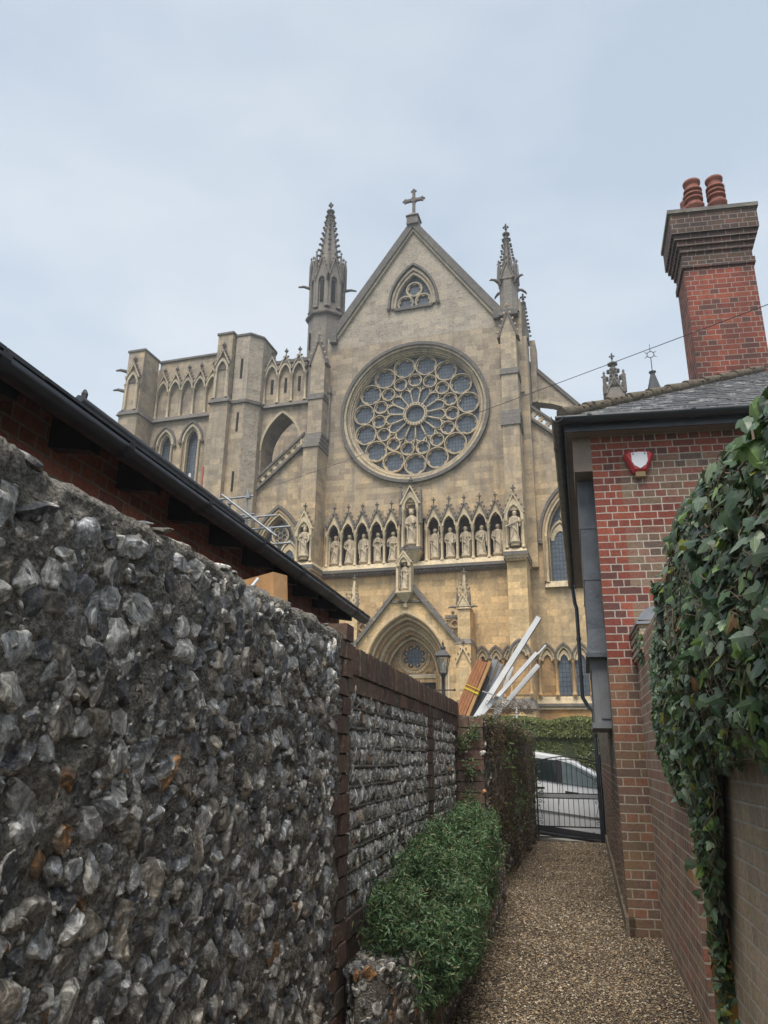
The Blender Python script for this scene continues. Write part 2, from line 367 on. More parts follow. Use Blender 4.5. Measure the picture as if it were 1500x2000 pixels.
M['oldbrick']=m_brick('dark old brick',[(.075,.04,.035),(.11,.05,.04),(.06,.04,.036),(.13,.055,.04)],(.14,.12,.10),w=.3,h=.13,lichen=.4,mosscol=(.1,.09,.05),dark=.4,bumpd=.02)
M['flatbrick']=m_brick('stable brick',[(.40,.13,.09),(.46,.16,.11),(.30,.11,.08)],(.46,.38,.31),w=.25,h=.084,dark=.4)
t=NT('flint mortar'); n_=t.noise(26,9,.82,'pos'); n2=t.noise(4,5,.65,'pos'); v=t.voro(85,'pos'); nf=t.noise(90,5,.8,'pos')
col=t.ramp(n_,[(.32,(.09,.078,.064)),(.42,(.30,.265,.22)),(.52,(.50,.45,.38)),(.66,(.70,.66,.59))])
col=t.mix(t.ramp(nf,[(.38,.8),(.52,0.)]),col,(.03,.027,.024))
col=t.mix(t.math('MULTIPLY',t.ramp(n2,[(.48,0.),(.66,1.)]),.55),col,(.10,.095,.065))
wh=t.ramp(t.noise(17,8,.85,'pos',loc=(3,3,3)),[(.585,0.),(.64,1.)]); col=t.mix(t.math('MULTIPLY',wh,.75),col,(.48,.46,.41))
M['mortar']=t.fin(col,.95,t.math('ADD',t.math('ADD',n_,t.math('MULTIPLY',v,.6)),t.math('MULTIPLY',nf,.5)),.05,1)
t=NT('knapped flint'); a=t.attr(); n_=t.noise(34,8,.8,'pos'); n2=t.noise(13,5,.7,'pos',dist=2.5); n3=t.noise(6,3,.6,'pos',dist=1.)
al=t.n('ShaderNodeAttribute',attribute_name='Col').outputs['Alpha']
col=t.mix(1,a,t.ramp(n2,[(.3,.2),(.45,.7),(.58,1.6),(.7,4.2)]),'MULTIPLY')
col=t.mix(.7,col,t.mix(1,col,t.ramp(n_,[(.35,.4),(.65,1.8)]),'MULTIPLY'))
cx=t.math('MULTIPLY',t.ramp(t.noise(15,8,.8,'pos',loc=(2,7,1)),[(.53,0.),(.6,1.)]),al)
col=t.mix(cx,col,t.mix(n3,(.74,.71,.65),(.38,.33,.27))); col=t.mix(t.math('MULTIPLY',t.ramp(t.noise(48,6,.85,'pos'),[(.56,0.),(.62,1.)]),.5),col,(.33,.31,.27))
M['flint']=t.fin(col,t.ramp(t.math('ADD',cx,t.math('MULTIPLY',n_,.6)),[(.15,.26),(.5,.5),(1,.9)]),t.math('ADD',n_,t.math('MULTIPLY',n2,.8)),.012,1)
t=NT('gravel bed'); v=t.voro(70,'pos'); vc=t.voro(70,'pos',out='Color'); n2=t.noise(1.2,4,.6,'pos')
col=t.ramp(t.sep(vc,0),[(0,(.07,.045,.026)),(.3,(.15,.10,.055)),(.6,(.24,.165,.09)),(.85,(.33,.25,.15)),(1,(.46,.39,.28))])
col=t.mix(t.ramp(v,[(.35,0.),(.6,1.)]),col,(.03,.02,.013)); col=t.mix(.6,col,t.mix(1,col,t.ramp(n2,[(.35,.65),(.65,1.25)]),'MULTIPLY'))
M['gravel']=t.fin(col,.95,t.math('MULTIPLY',v,-1),.02,1)
t=NT('gravel stone'); M['pebble']=t.fin(t.mix(1,t.attr(),t.ramp(t.noise(80,3,.6,'pos'),[(.3,.7),(.7,1.25)]),'MULTIPLY'),.8)
t=NT('asphalt'); M['asphalt']=t.fin(t.ramp(t.noise(60,5,.7,'pos'),[(.3,(.04,.04,.042)),(.7,(.09,.09,.09))]),.9,t.noise(90,3,.6,'pos'),.01,.6)
M['paving']=m_plain('pale paving',(.36,.34,.30),.85,var=.2,scale=5,bump=.01)
t=NT('turf'); M['turf']=t.fin(t.ramp(t.noise(12,6,.7,'pos'),[(.3,(.03,.05,.015)),(.7,(.08,.1,.035))]),.95,t.noise(60,4,.7,'pos'),.04,1)
M['soil']=m_plain('dark soil',(.045,.035,.026),.95,var=.5,scale=14,bump=.03)
def m_leaf(name,rough=.45,trans=.15,vein=False,spec=.5):
    t=NT(name); a=t.attr(); col=a
    if vein:
        uv=t.tc.outputs['UV']; x=t.math('ABSOLUTE',t.math('SUBTRACT',t.sep(uv,0),.5)); y=t.sep(uv,1)
        side=t.math('ABSOLUTE',t.math('SUBTRACT',t.math('FRACT',t.math('MULTIPLY',t.math('SUBTRACT',y,t.math('MULTIPLY',x,.9)),4)),.5))
        vn=t.math('MAXIMUM',t.ramp(x,[(.012,1.),(.03,0.)]),t.math('MULTIPLY',t.ramp(side,[(.43,0.),(.48,1.)]),.6))
        col=t.mix(t.math('MULTIPLY',vn,.5),col,t.mix(1,a,(2.2,2.2,1.9),'MULTIPLY'))
    col=t.mix(.5,col,t.mix(1,col,t.ramp(t.noise(30,4,.6,'pos'),[(.3,.65),(.7,1.35)]),'MULTIPLY'))
    m=t.fin(col,rough,None,spec=spec)
    tr=t.n('ShaderNodeBsdfTranslucent'); t.l(t.mix(1,a,(1.3,1.5,.7),'MULTIPLY'),tr.inputs[0]); ms=t.n('ShaderNodeMixShader'); ms.inputs[0].default_value=trans
    t.l(t.p.outputs[0],ms.inputs[1]); t.l(tr.outputs[0],ms.inputs[2]); t.l(ms.outputs[0],t.o.inputs[0]); return m
M['ivyleaf']=m_leaf('ivy leaf',.38,.14,True,.5)
M['leaf']=m_leaf('small leaf',.5,.2)
M['stem']=m_plain('woody stem',(.16,.12,.08),.9,var=.4,scale=20)
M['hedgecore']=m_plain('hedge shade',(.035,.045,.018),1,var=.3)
# ================================================================ CATHEDRAL  (local x right, y into the building, z up)
FA=R(4.1); COX,COY=-6.396,34.546
cath=thing('cathedral','gothic stone cathedral with great rose window and pointed gable, facing the end of the alley','cathedral',(COX,COY,0),-FA)
def cw(x,y,z): return (COX+x*math.cos(FA)+y*math.sin(FA),COY-x*math.sin(FA)+y*math.cos(FA),z)
def arc(cx,h,zs,rise,n=10,ogee=0):
    """pointed arch outline from left springing over the apex to right springing"""
    rr=(h*h+rise*rise)/(2*h); th=math.asin(min(1,rise/rr)) if rr>=rise else PI/2
    L=[]
    for i in range(n+1):
        a=th*i/n; L.append((cx-h+rr-rr*math.cos(a),zs+rr*math.sin(a)))
    L[-1]=(cx,zs+rise)
    return L+[(2*cx-x,z) for x,z in L[-2::-1]]
def jarc(cx,h,z0,zs,rise,n=10): return [(cx-h,z0)]+arc(cx,h,zs,rise,n)+[(cx+h,z0)]
def circ(cx,cz,r,n=32,a0=0): return [(cx+r*math.cos(a0+2*PI*i/n),cz+r*math.sin(a0+2*PI*i/n)) for i in range(n)]
def foil(cx,cz,r,lobes,n=48,a0=PI/2,depth=.22):
    """cusped inner outline"""
    P=[]
    for i in range(n):
        a=a0+2*PI*i/n; ph=((a-a0)*lobes/(2*PI))%1; q=abs(ph-.5)*2
        rr=r*(1-depth*max(0,q-.35)**1.3/(.65**1.3)); P.append((cx+rr*math.cos(a),cz+rr*math.sin(a)))
    return P
def ring(mb,cx,cz,r,wd,y0,y1,n=28): mb.band(circ(cx,cz,r-wd,n),circ(cx,cz,r,n),y0,y1,closed=True)
def foilring(mb,cx,cz,r,rin,lobes,y0,y1,a0=PI/2,n=48,depth=.22):
    mb.band(foil(cx,cz,rin,lobes,n,a0,depth),circ(cx,cz,r,n,a0),y0,y1,closed=True)
def column(mb,x,y,z0,z1,r=.07,n=8):
    mb.lathe([(r*1.7,0),(r*1.7,.06),(r*1.25,.1),(r,.14),(r,z1-z0-.22),(r*1.2,z1-z0-.2),(r*1.15,z1-z0-.15),(r*1.8,z1-z0-.06),(r*1.9,z1-z0)],x,y,z0,n)
def finial(mb,x,y,z,s=1.,m=0):
    mb.lathe([(.035*s,-.1*s),(.04*s,.2*s),(.09*s,.23*s),(.04*s,.27*s),(.035*s,.5*s),(.0,.62*s)],x,y,z,6,m)
    for dx,dy in((1,0),(-1,0),(0,1),(0,-1)): mb.lump(x+dx*.11*s,y+dy*.11*s,z+.36*s,.07*s,.07*s,.07*s,m)
    mb.lump(x,y,z+.52*s,.06*s,.06*s,.09*s,m)
def gablet(mb,cx,zb,w,h,y0,y1,t=.07,crk=4,s=.6,m=0,mc=1,fin=True,cy=None):
    """triangular gablet coping + crockets + finial"""
    mb.band([(cx-w,zb),(cx,zb+h-.12),(cx+w,zb)],[(cx-w-t,zb),(cx,zb+h),(cx+w+t,zb)],y0,y1,m)
    yc=(y0+y1)/2 if cy is None else cy
    for k in range(crk):
        f=(k+.6)/(crk+.3)
        for sg in(-1,1):
            mb.lump(cx+sg*(w+t)*(1-f)+sg*.05,yc,zb+h*f+.05,.055*s*1.6,.055*s*1.6,.06*s*1.6,mc)
    if fin: finial(mb,cx,yc,zb+h,s,mc)
def crocket_spire(mb,x,y,z0,z1,r,n=8,crk=9,cs=.1,a0=PI/8,m=0,mc=0):
    mb.lathe([(r,0),(.03,z1-z0-.5)],x,y,z0,n,m,False,a0=a0)
    for k in range(crk):
        f=(k+.3)/crk
        for q in range(n):
            a=a0+2*PI*q/n; rr=r*(1-f)+.03
            mb.lump(x+(rr+cs*.6)*math.cos(a),y+(rr+cs*.6)*math.sin(a),z0+(z1-z0-.5)*f+.03,cs*.7,cs*.7,cs*.55,mc)
    finial(mb,x,y,z1-.62,1.,mc)
MSS=[M['spire'],M['crocket'],M['spire'],M['weather'],M['niche_dark'],M['void']]
MS=[M['stone'],M['crocket'],M['trim'],M['weather'],M['niche_dark'],M['void']]
# -- west front wall, in two mirrored halves round the openings
def half(sg):
    P=[(sg*4.95,-1.5),(sg*1.7,-1.5),(sg*1.7,5.2)]
    ar=[p for p in arc(0,1.7,5.2,2.1,8) if p[0]*sg>=-1e-6]; ar=ar if sg<0 else ar[::-1]
    P+=[(p[0],p[1]) for p in ar][1:]
    P+=[(0,10.5),(sg*4.52,10.5),(sg*4.52,12.75),(0,12.75)]
    P+=[(sg*3.62*math.sin(PI*i/20),18.64-3.62*math.cos(PI*i/20)) for i in range(21)]
    P+=[(0,24.75),(sg*.95,24.85)]
    g=[p for p in arc(0,1.0,25.1,1.95,6) if p[0]*sg>=-1e-6]; g=g if sg<0 else g[::-1]
    P+=g+[(0,30.2),(sg*4.6,23.7),(sg*4.95,23.7)]
    Q=[]
    for p in P:
        if not Q or (abs(p[0]-Q[-1][0])+abs(p[1]-Q[-1][1]))>1e-5: Q.append(p)
    return Q
# stone below the gable string, rubble above: cut each half at z=22.7
def clip(P,zc,keep_low):
    Q=[]
    for i in range(len(P)):
        a,b=P[i],P[(i+1)%len(P)]; ia=(a[1]<=zc)==keep_low; ib=(b[1]<=zc)==keep_low
        if ia: Q.append(a)
        if ia!=ib:
            f=(zc-a[1])/(b[1]-a[1]); Q.append((a[0]+(b[0]-a[0])*f,zc))
    return Q
fr=MB()
for sg in(-1,1):
    H=half(sg); lo=clip(H,10.2,True); up_=clip(H,10.2,False)
    fr.prism(lo,0,1,1); fr.prism(clip(up_,23.0,True),0,1,0); fr.prism(clip(up_,23.0,False),0,1,2)
fr.build('west_front_wall',[M['stone'],M['stone_low'],M['rubble']],cath)
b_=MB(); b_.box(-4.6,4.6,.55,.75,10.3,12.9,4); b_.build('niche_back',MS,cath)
# gable coping, kneelers, ridge cross
b_=MB()
for sg in(-1,1):
    b_.prism([(0,30.62),(0,30.02),(sg*4.55,23.52),(sg*4.75,23.75),(sg*4.75,23.95)],-.24,1.1,3)
    b_.prism([(0,30.02),(0,29.82),(sg*4.45,23.42),(sg*4.55,23.52)],-.14,.0,2)
    b_.box(sg*4.35 if sg>0 else -4.75,4.75 if sg>0 else -4.35,-.3,.2,23.3,23.75,3)
b_.build('gable_coping',MS,cath)
b_=MB(); b_.frus(-.34,.34,-.35,.5,30.2,-.3,.3,-.3,.4,30.75,1); b_.frus(-.38,.38,-.38,.5,30.75,-.1,.1,-.05,.2,31.15,1)
b_.build('cross_pedestal',MSS,cath)
b_=MB(); b_.box(-.075,.075,-.02,.14,31.05,32.65,1); b_.box(-.48,.48,-.019,.139,32.02,32.18,1)
for x,z in((-.5,32.1),(.5,32.1),(0,32.72)):
    for a in range(3):
        an=(PI if x<0 else 0 if x>0 else PI/2)+(a-1)*PI/2
        b_.lump(x+.1*math.cos(an),.06,z+.1*math.sin(an),.085,.07,.085,1)
b_.prism(circ(0,32.1,.17,12),-.04,.16,1)
b_.build('gable_cross',MSS,cath)
# -- rose window
rz=18.64
b_=MB()
for r,wd,y0,y1,m in((4.0,.17,-.2,.02,3),(3.83,.13,-.1,.1,2),(3.7,.1,0.0,.2,2),(3.6,.08,.1,.42,2),(3.52,.09,.2,.5,0)):
    b_.band(circ(0,rz,r-wd,64),circ(0,rz,r,64),y0,y1,m,True)
for k in range(60):
    a=2*PI*k/60; b_.lump(3.55*math.cos(a),.17,rz+3.55*math.sin(a),.055,.05,.055,1)
rs=b_.build('rose_window',MS,cath)
b_=MB(); Y0,Y1=.36,.5
for k in range(15):
    a=PI/2+2*PI*(k+.5)/15; cx,cz=2.84*math.cos(a),rz+2.84*math.sin(a)
    b_.band(circ(cx,cz,.55,28),circ(cx,cz,.593,28),Y0-.07,Y1,2,True)
    foilring(b_,cx,cz,.555,.50,6,Y0+.02,Y1,a+PI/6,48,.16)
    a=PI/2+2*PI*k/15; cx,cz=1.98*math.cos(a),rz+1.98*math.sin(a)
    b_.band(circ(cx,cz,.34,20),circ(cx,cz,.378,20),Y0-.06,Y1,2,True)
    foilring(b_,cx,cz,.345,.29,3 if k%2 else 4,Y0,Y1,a,36,.3)
    # petal lights between spokes
    a2=PI/2+2*PI*(k+.5)/15; c,s_=math.cos(a2),math.sin(a2)
    b_.tube([(.6*c,Y0+.02,rz+.6*s_),(1.3*c,Y0+.02,rz+1.3*s_)],.045,6,2)
    b_.lump(1.3*c,Y0,rz+1.3*s_,.07,.07,.07,2); b_.lump(.64*c,Y0,rz+.64*s_,.07,.07,.07,2)
    pts=[]
    for i in range(9):
        f=i/8; an=a2+(2*PI/15)*f; rr=1.3+.28*math.sin(PI*f)**.8; pts.append((rr*math.cos(an),rz+rr*math.sin(an)))
    po=[((math.hypot(x,z-rz)+.07)*x/math.hypot(x,z-rz),rz+(math.hypot(x,z-rz)+.07)*(z-rz)/math.hypot(x,z-rz)) for x,z in pts]
    b_.band(pts,po,Y0,Y1,2)
    for da in(-.07,.07):   # small bars between petals and circles
        an=a2+da; b_.tube([(1.36*math.cos(a2),Y0+.05,rz+1.36*math.sin(a2)),(1.75*math.cos(a2+da*1.1),Y0+.05,rz+1.75*math.sin(a2+da*1.1))],.03,5,2)
    b_.tube([(2.2*math.cos(a2),Y0+.05,rz+2.2*math.sin(a2)),(2.3*math.cos(a2),Y0+.05,rz+2.3*math.sin(a2))],.03,5,2)
b_.band(circ(0,rz,.5,32),circ(0,rz,.66,32),Y0-.1,Y1,2,True)
for k in range(24):
    a=2*PI*k/24; b_.lump(.6*math.cos(a),Y0-.11,rz+.6*math.sin(a),.035,.03,.035,1)
# spandrel pieces against the outer ring
b_.band(circ(0,rz,3.4,64),circ(0,rz,3.5,64),Y0-.04,Y1,2,True)
b_.build('tracery',MS,rs)
g=MB(); g.prism(circ(0,rz,3.5,48),.47,.52); g.build('glass',[M['glass']],rs)
# -- small gable window
b_=MB()
for h,y0,y1,m,d in((1.02,-.02,.2,2,.12),(1.14,-.1,.12,0,.12),(1.3,-.2,.03,3,.12)):
    b_.band(jarc(0,h,24.95,25.15,1.95*h/1.02*.96,8),jarc(0,h+d,24.95,25.15,(1.95*h/1.02*.96)+d*1.3,8),y0,y1,m)
b_.prism([(-1.15,24.95),(-1.0,24.78),(1.0,24.78),(1.15,24.95)],-.12,.2,3)
for sg in(-1,1): b_.lump(sg*1.4,-.1,24.95,.12,.12,.14,1)
gw=b_.build('gable_window',MS,cath)
b_=MB()
for cx,cz in((0,26.14),(-.5,25.34),(.5,25.34)):
    b_.band(circ(cx,cz,.4,24),circ(cx,cz,.47,24),.12,.3,2,True); foilring(b_,cx,cz,.42,.36,5,.16,.3,PI/2,45,.2)
b_.build('tracery',MS,gw)
g=MB(); g.prism(jarc(0,1.0,24.8,25.1,1.95,6),.27,.3); g.build('glass',[M['glass']],gw)
# -- main buttresses
def buttress(sg):
    s=lambda a,b:(min(sg*a,sg*b),max(sg*a,sg*b))
    b_=MB(); x0,x1=s(4.70,5.56)
    b_.box(x0,x1,-1.5,0.02,-1.5,10.0,1)
    b_.box(x0+.03,x1-.03,-1.35,.02,10.45,16.7,0)
    for k in range(4): b_.frus(x0-.04,x1+.04,-1.42+.11*k,0,16.65+.24*k,x0-.02,x1+.02,-1.36+.11*k,0,16.86+.24*k,3)
    b_.box(x0+.03,x1-.03,-1.0,.02,17.6,19.6,0)
    for k in range(2): b_.frus(x0-.04,x1+.04,-1.06+.08*k,0,19.55+.2*k,x0-.02,x1+.02,-1.01+.08*k,0,19.73+.2*k,3)
    cx=(x0+x1)/2
    b_.prism([(x0+.04,19.9),(x1-.04,19.9),(x1-.04,22.0),(cx,23.15),(x0+.04,22.0)],-.85,.02,0)
    b_.band([(x0-.02,21.7),(cx,23.1),(x1+.02,21.7)],[(x0-.12,21.7),(cx,23.4),(x1+.12,21.7)],-.92,-.3,3)
    for k in range(4):
        for q in(-1,1): b_.lump(cx+q*.5*(1-k/4.3),-.9,22.0+k*.36,.07,.07,.08,1)
    finial(b_,cx,-.85,23.3,.7,1)
    # weathered cornice with ball flowers carrying the niche
    b_.box(x0-.12,x1+.12,-1.82,.3,10.12,10.3,3); b_.frus(x0-.02,x1+.02,-1.7,.3,9.9,x0-.1,x1+.1,-1.8,.3,10.12,1)
    b_.frus(x0-.1,x1+.1,-1.78,0,10.3,x0,x1,-1.6,0,10.5,2)
    for k in range(7): b_.lump(x0-.05+(x1-x0+.1)*k/6,-1.8,10.0,.05,.05,.05,3)
    for k in range(10): 
        for q in(x0-.08,x1+.08): b_.lump(q,-1.7+k*.17,10.0,.05,.05,.05,3)
    # plinth
    b_.box(x0-.1,x1+.1,-1.66,.0,-1.5,3.5,1); b_.frus(x0-.16,x1+.16,-1.75,.02,3.5,x0-.01,x1+.01,-1.53,.02,3.95,3)
    # niche back and gablet
    b_.box(x0+.05,x0+.16,-1.6,-1.35,10.5,12.2,0); b_.box(x1-.16,x1-.05,-1.6,-1.35,10.5,12.2,0)
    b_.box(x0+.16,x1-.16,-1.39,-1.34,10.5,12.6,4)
    o=b_.build('buttress',[M['stone'],M['stone_low'],M['trim'],M['weather'],M['niche_dark'],M['void']] if 0 else [M['stone'],M['stone_low'],M['trim'],M['weather'],M['niche_dark']],cath)
    n_=MB()
    h=.3
    n_.band(jarc(cx,h,11.75,11.95,.55,6),[(cx-.44,11.75)]+[(cx-.44,12.1)]*1+[(cx-.44+.44*i/9.,12.1+.95*i/9.) for i in range(1,10)]+[(cx+.44*i/9.,13.05-.95*i/9.) for i in range(1,10)]+[(cx+.44,12.1)]+[(cx+.44,11.75)]+[(cx+.44,11.75)] if 0 else jarc(cx,.43,11.75,11.95,.8,6),-1.78,-1.45,2)
    gablet(n_,cx,12.1,.40,.98,-1.8,-1.5,.08,4,.7,2,1)
    n_.prism([(cx-.4,12.25),(cx+.4,12.25),(cx,13.0)],-1.7,-1.5,2)
    nn=n_.build('niche_canopy',MS,o)
    for q in(-1,1):
        c_=MB(); column(c_,cx+q*.37,-1.66,10.5,11.78,.05); c_.build('column',[M['trim']],o)
    return o
buttress(1); buttress(-1)
# -- string cornice and plinth below the row of statues
b_=MB()
b_.box(-4.68,4.68,-.42,.02,10.12,10.26,3); b_.frus(-4.68,4.68,-.2,.02,9.95,-4.68,4.68,-.38,.02,10.12,3)
b_.frus(-4.68,4.68,-.38,.3,10.26,-4.68,4.68,-.24,.3,10.52,2)
for k in range(62): b_.lump(-4.58+k*.15,-.33,10.03,.05,.06,.045,3)
b_.build('string_cornice',MS,cath)
# -- statue arcade
def arcade(sg):
    b_=MB(); X=[.70+.756*i for i in range(6)]; xs=[sg*x for x in X]
    o=None
    for i in range(5):
        cx=sg*(X[i]+.378)
        ax=arc(cx,.30,12.18,.56,7); top=[(cx-.378,12.18)]+[(cx-.378+.378*k/6,12.55+.72*k/6) for k in range(7)]+[(cx+.378*k/6,13.27-.72*k/6) for k in range(1,7)]+[(cx+.378,12.18)]
        # plate = gable shape minus arch, via matching contours
        n=len(ax); tt=[]
        for k in range(n):
            f=k/(n-1)*2-1; tt.append((cx+.378*f,13.27-.85*abs(f)))
        b_.band(ax,tt,-.3,-.12,2)
        b_.band(arc(cx,.27,12.18,.5,7),arc(cx,.33,12.18,.61,7),-.36,-.2,2)
        gablet(b_,cx,12.42,.34,.93,-.38,-.14,.06,4,.62,3,1)
    for i in range(5):
        b_.box(sg*(X[i]+.378)-.35,sg*(X[i]+.378)+.35,-.12,.0,12.62,12.78,0)
    for i,x in enumerate(xs):
        b_.box(x-.075,x+.075,-.3,-.1,12.1,12.7,2); b_.lump(x,-.34,12.62,.09,.09,.11,1)
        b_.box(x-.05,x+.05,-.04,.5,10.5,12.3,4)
    a=b_.build('statue_arcade',MS,cath)
    for i,x in enumerate(xs):
        c_=MB(); column(c_,x,-.2,10.5,12.12,.065)
        if i in(0,5): c_.box(x-.12,x+.12,-.1,.1,10.5,12.1)
        c_.build('column',[M['trim']],a)
arcade(-1); arcade(1)
# -- central niche over the portal gable
b_=MB()
b_.box(-.46,-.3,-.62,0,11.1,13.3,2); b_.box(.3,.46,-.62,0,11.1,13.3,2); b_.box(-.3,.3,-.06,0,11.1,13.5,4)
b_.frus(-.2,.2,-.3,0,10.4,-.5,.5,-.75,0,11.0,2); b_.box(-.52,.52,-.78,0,11.0,11.12,3)
b_.band(jarc(0,.28,13.0,13.2,.45,7),jarc(0,.42,13.0,13.2,.75,7),-.72,-.4,2)
gablet(b_,0,13.3,.44,1.0,-.78,-.35,.09,6,.8,2,1)
b_.prism([(-.42,13.45),(.42,13.45),(0,14.15)],-.6,-.35,2)
for q in(-1,1):
    b_.lathe([(.1,0),(.1,1.2),(.12,1.25),(.02,2.0)],q*.5,-.62,12.3,6,1,False); finial(b_,q*.5,-.62,14.1,.5,1)
    for k in range(5): b_.lump(q*.5+.08,-.66,13.5+k*.12,.04,.04,.04,1)
cn=b_.build('central_niche',MS,cath)
for q in(-1,1):
    c_=MB(); column(c_,q*.37,-.68,11.1,13.1,.05); c_.build('column',[M['trim']],cn)
# -- portal porch
b_=MB()
# gable front plate with arch opening
ax=arc(0,2.0,5.2,2.75,12); n=len(ax); tt=[]
for k in range(n):
    f=k/(n-1)*2-1; tt.append((2.42*f,9.25-2.85*abs(f)))
b_.band([(-2.0,-1)]+ax+[(2.0,-1)],[(-2.42,-1)]+tt+[(2.42,-1)],-1.4,0.02,6)
b_.band([(-2.42,6.32),(0,9.22),(2.42,6.32)],[(-2.62,6.3),(0,9.52),(2.62,6.3)],-1.58,-.1,3)
b_.box(-.85,.85,-1.5,-1.3,8.28,8.38,3)
for k in range(9):
    f=(k+.5)/9
    for q in(-1,1): b_.lump(q*2.6*(1-f),-1.5,6.35+3.15*f,.08,.08,.08,1) if f<.62 else None
b_.box(-.05,.05,-1.52,-1.38,8.0,8.6,2); b_.lump(0,-1.5,8.12,.12,.12,.12,2)
porch=b_.build('porch',MS+[M['stone_low']],cath)
cols=('trim','ochre','ochre','trim','ochre','ochre')
for k in range(6):
    b_=MB(); h1=2.0-.12*k-.02*k; h0=h1-.16; ya=-1.47+.24*k
    b_.band(jarc(0,h0,-1,5.2,2.78*h0/2.02,12),jarc(0,h1,-1,5.2,2.78*h1/2.02,12),ya,ya+.42,0)
    # roll moulding
    pts=[(x,ya+.02,z) for x,z in arc(0,h0+.05,5.2,2.78*(h0+.05)/2.02,12)]
    b_.tube(pts,.06,6,1,cap=False)
    for q in(-1,1): column(b_,q*(h0+.03),ya+.02,1.6,5.25,.06)
    if k in(3,4):
        for x,z in arc(0,h0-.0,5.2,2.78*(h0)/2.02,12): b_.lump(x,ya+.1,z,.06,.06,.06,0)
    b_.build('arch_order',[M[cols[k]],M['trim' if k%2 else 'ochre']],porch)
b_=MB(); b_.band(arc(0,1.32,5.2,1.9,10),arc(0,1.9,5.2,2.6,10),-.0,.3,0)
# tympanum plate round the foiled window
tz=6.0; out_=[]; inn=foil(0,tz,.55,8,64,PI/2,.3)
bnd=jarc(0,1.32,5.2,5.2,1.85,10)
def radhit(a):
    dx,dz=math.cos(a),math.sin(a); best=9
    P=bnd+[bnd[0]]
    for i in range(len(P)-1):
        (x1,z1),(x2,z2)=P[i],P[i+1]; z1-=tz; z2-=tz; ex,ez=x2-x1,z2-z1; den=dx*ez-dz*ex
        if abs(den)<1e-9: continue
        t_=(x1*ez-z1*ex)/den; s_=(x1*dz-z1*dx)/den
        if t_>0 and -1e-6<=s_<=1+1e-6: best=min(best,t_)
    return best
for i in range(64):
    a=PI/2+2*PI*i/64; r_=radhit(a); out_.append((r_*math.cos(a),tz+r_*math.sin(a)))
b_.band(inn,out_,.1,.3,0,True)
b_.band(circ(0,tz,.64,48),circ(0,tz,.78,48),.04,.15,1,True); b_.band(circ(0,tz,.57,48),circ(0,tz,.62,48),.0,.15,0,True)
for k in range(30): a=2*PI*k/30; b_.lump(.71*math.cos(a),.03,tz+.71*math.sin(a),.04,.03,.04,0)
for k in range(8): a=PI/8+PI/4*k; b_.lump(.42*math.cos(a),.1,tz+.42*math.sin(a),.045,.04,.045,2)
for q in(-1,1):
    for x,z in((.95,5.45),(.8,5.32),(1.1,5.32),(1.02,5.6),(.88,5.55),(.62,5.3)): b_.lump(q*x,.06,z,.09,.06,.09,0)
b_.box(-1.32,1.32,.0,.3,5.0,5.16,1); b_.box(-1.32,1.32,.04,.3,4.82,5.0,0); b_.box(-1.32,-1.05,.1,.3,-1,4.82,0); b_.box(1.05,1.32,.1,.3,-1,4.82,0)
b_.build('tympanum',[M['ochre'],M['trim'],M['statue']],porch)
g=MB(); g.prism(circ(0,tz,.6,24),.24,.28); g.build('tympanum_window',[M['glass']],porch)
b_=MB(); b_.box(-1.05,1.05,.32,.4,-1,4.82)
for k in range(9): b_.box(-1.04+.232*k,-.86+.232*k,.29,.33,-1,4.8)
b_.build('door',[M['door']],porch)
# portal statue niche on the gable tip
b_=MB()
b_.box(-.36,-.25,-1.86,-1.4,8.72,10.0,2); b_.box(.25,.36,-1.86,-1.4,8.72,10.0,2); b_.box(-.25,.25,-1.5,-1.4,8.6,10.2,4)
b_.frus(-.1,.1,-1.6,-1.3,8.3,-.36,.36,-1.9,-1.3,8.66,2); b_.box(-.38,.38,-1.92,-1.3,8.66,8.74,2)
b_.band(jarc(0,.2,9.9,10.0,.32,6),jarc(0,.34,9.9,10.0,.5,6),-1.92,-1.45,2)
gablet(b_,0,10.05,.34,.6,-1.95,-1.5,.06,4,.55,2,1); b_.prism([(-.3,10.1),(.3,10.1),(0,10.55)],-1.85,-1.5,2)
b_.build('statue_niche',MS,porch)
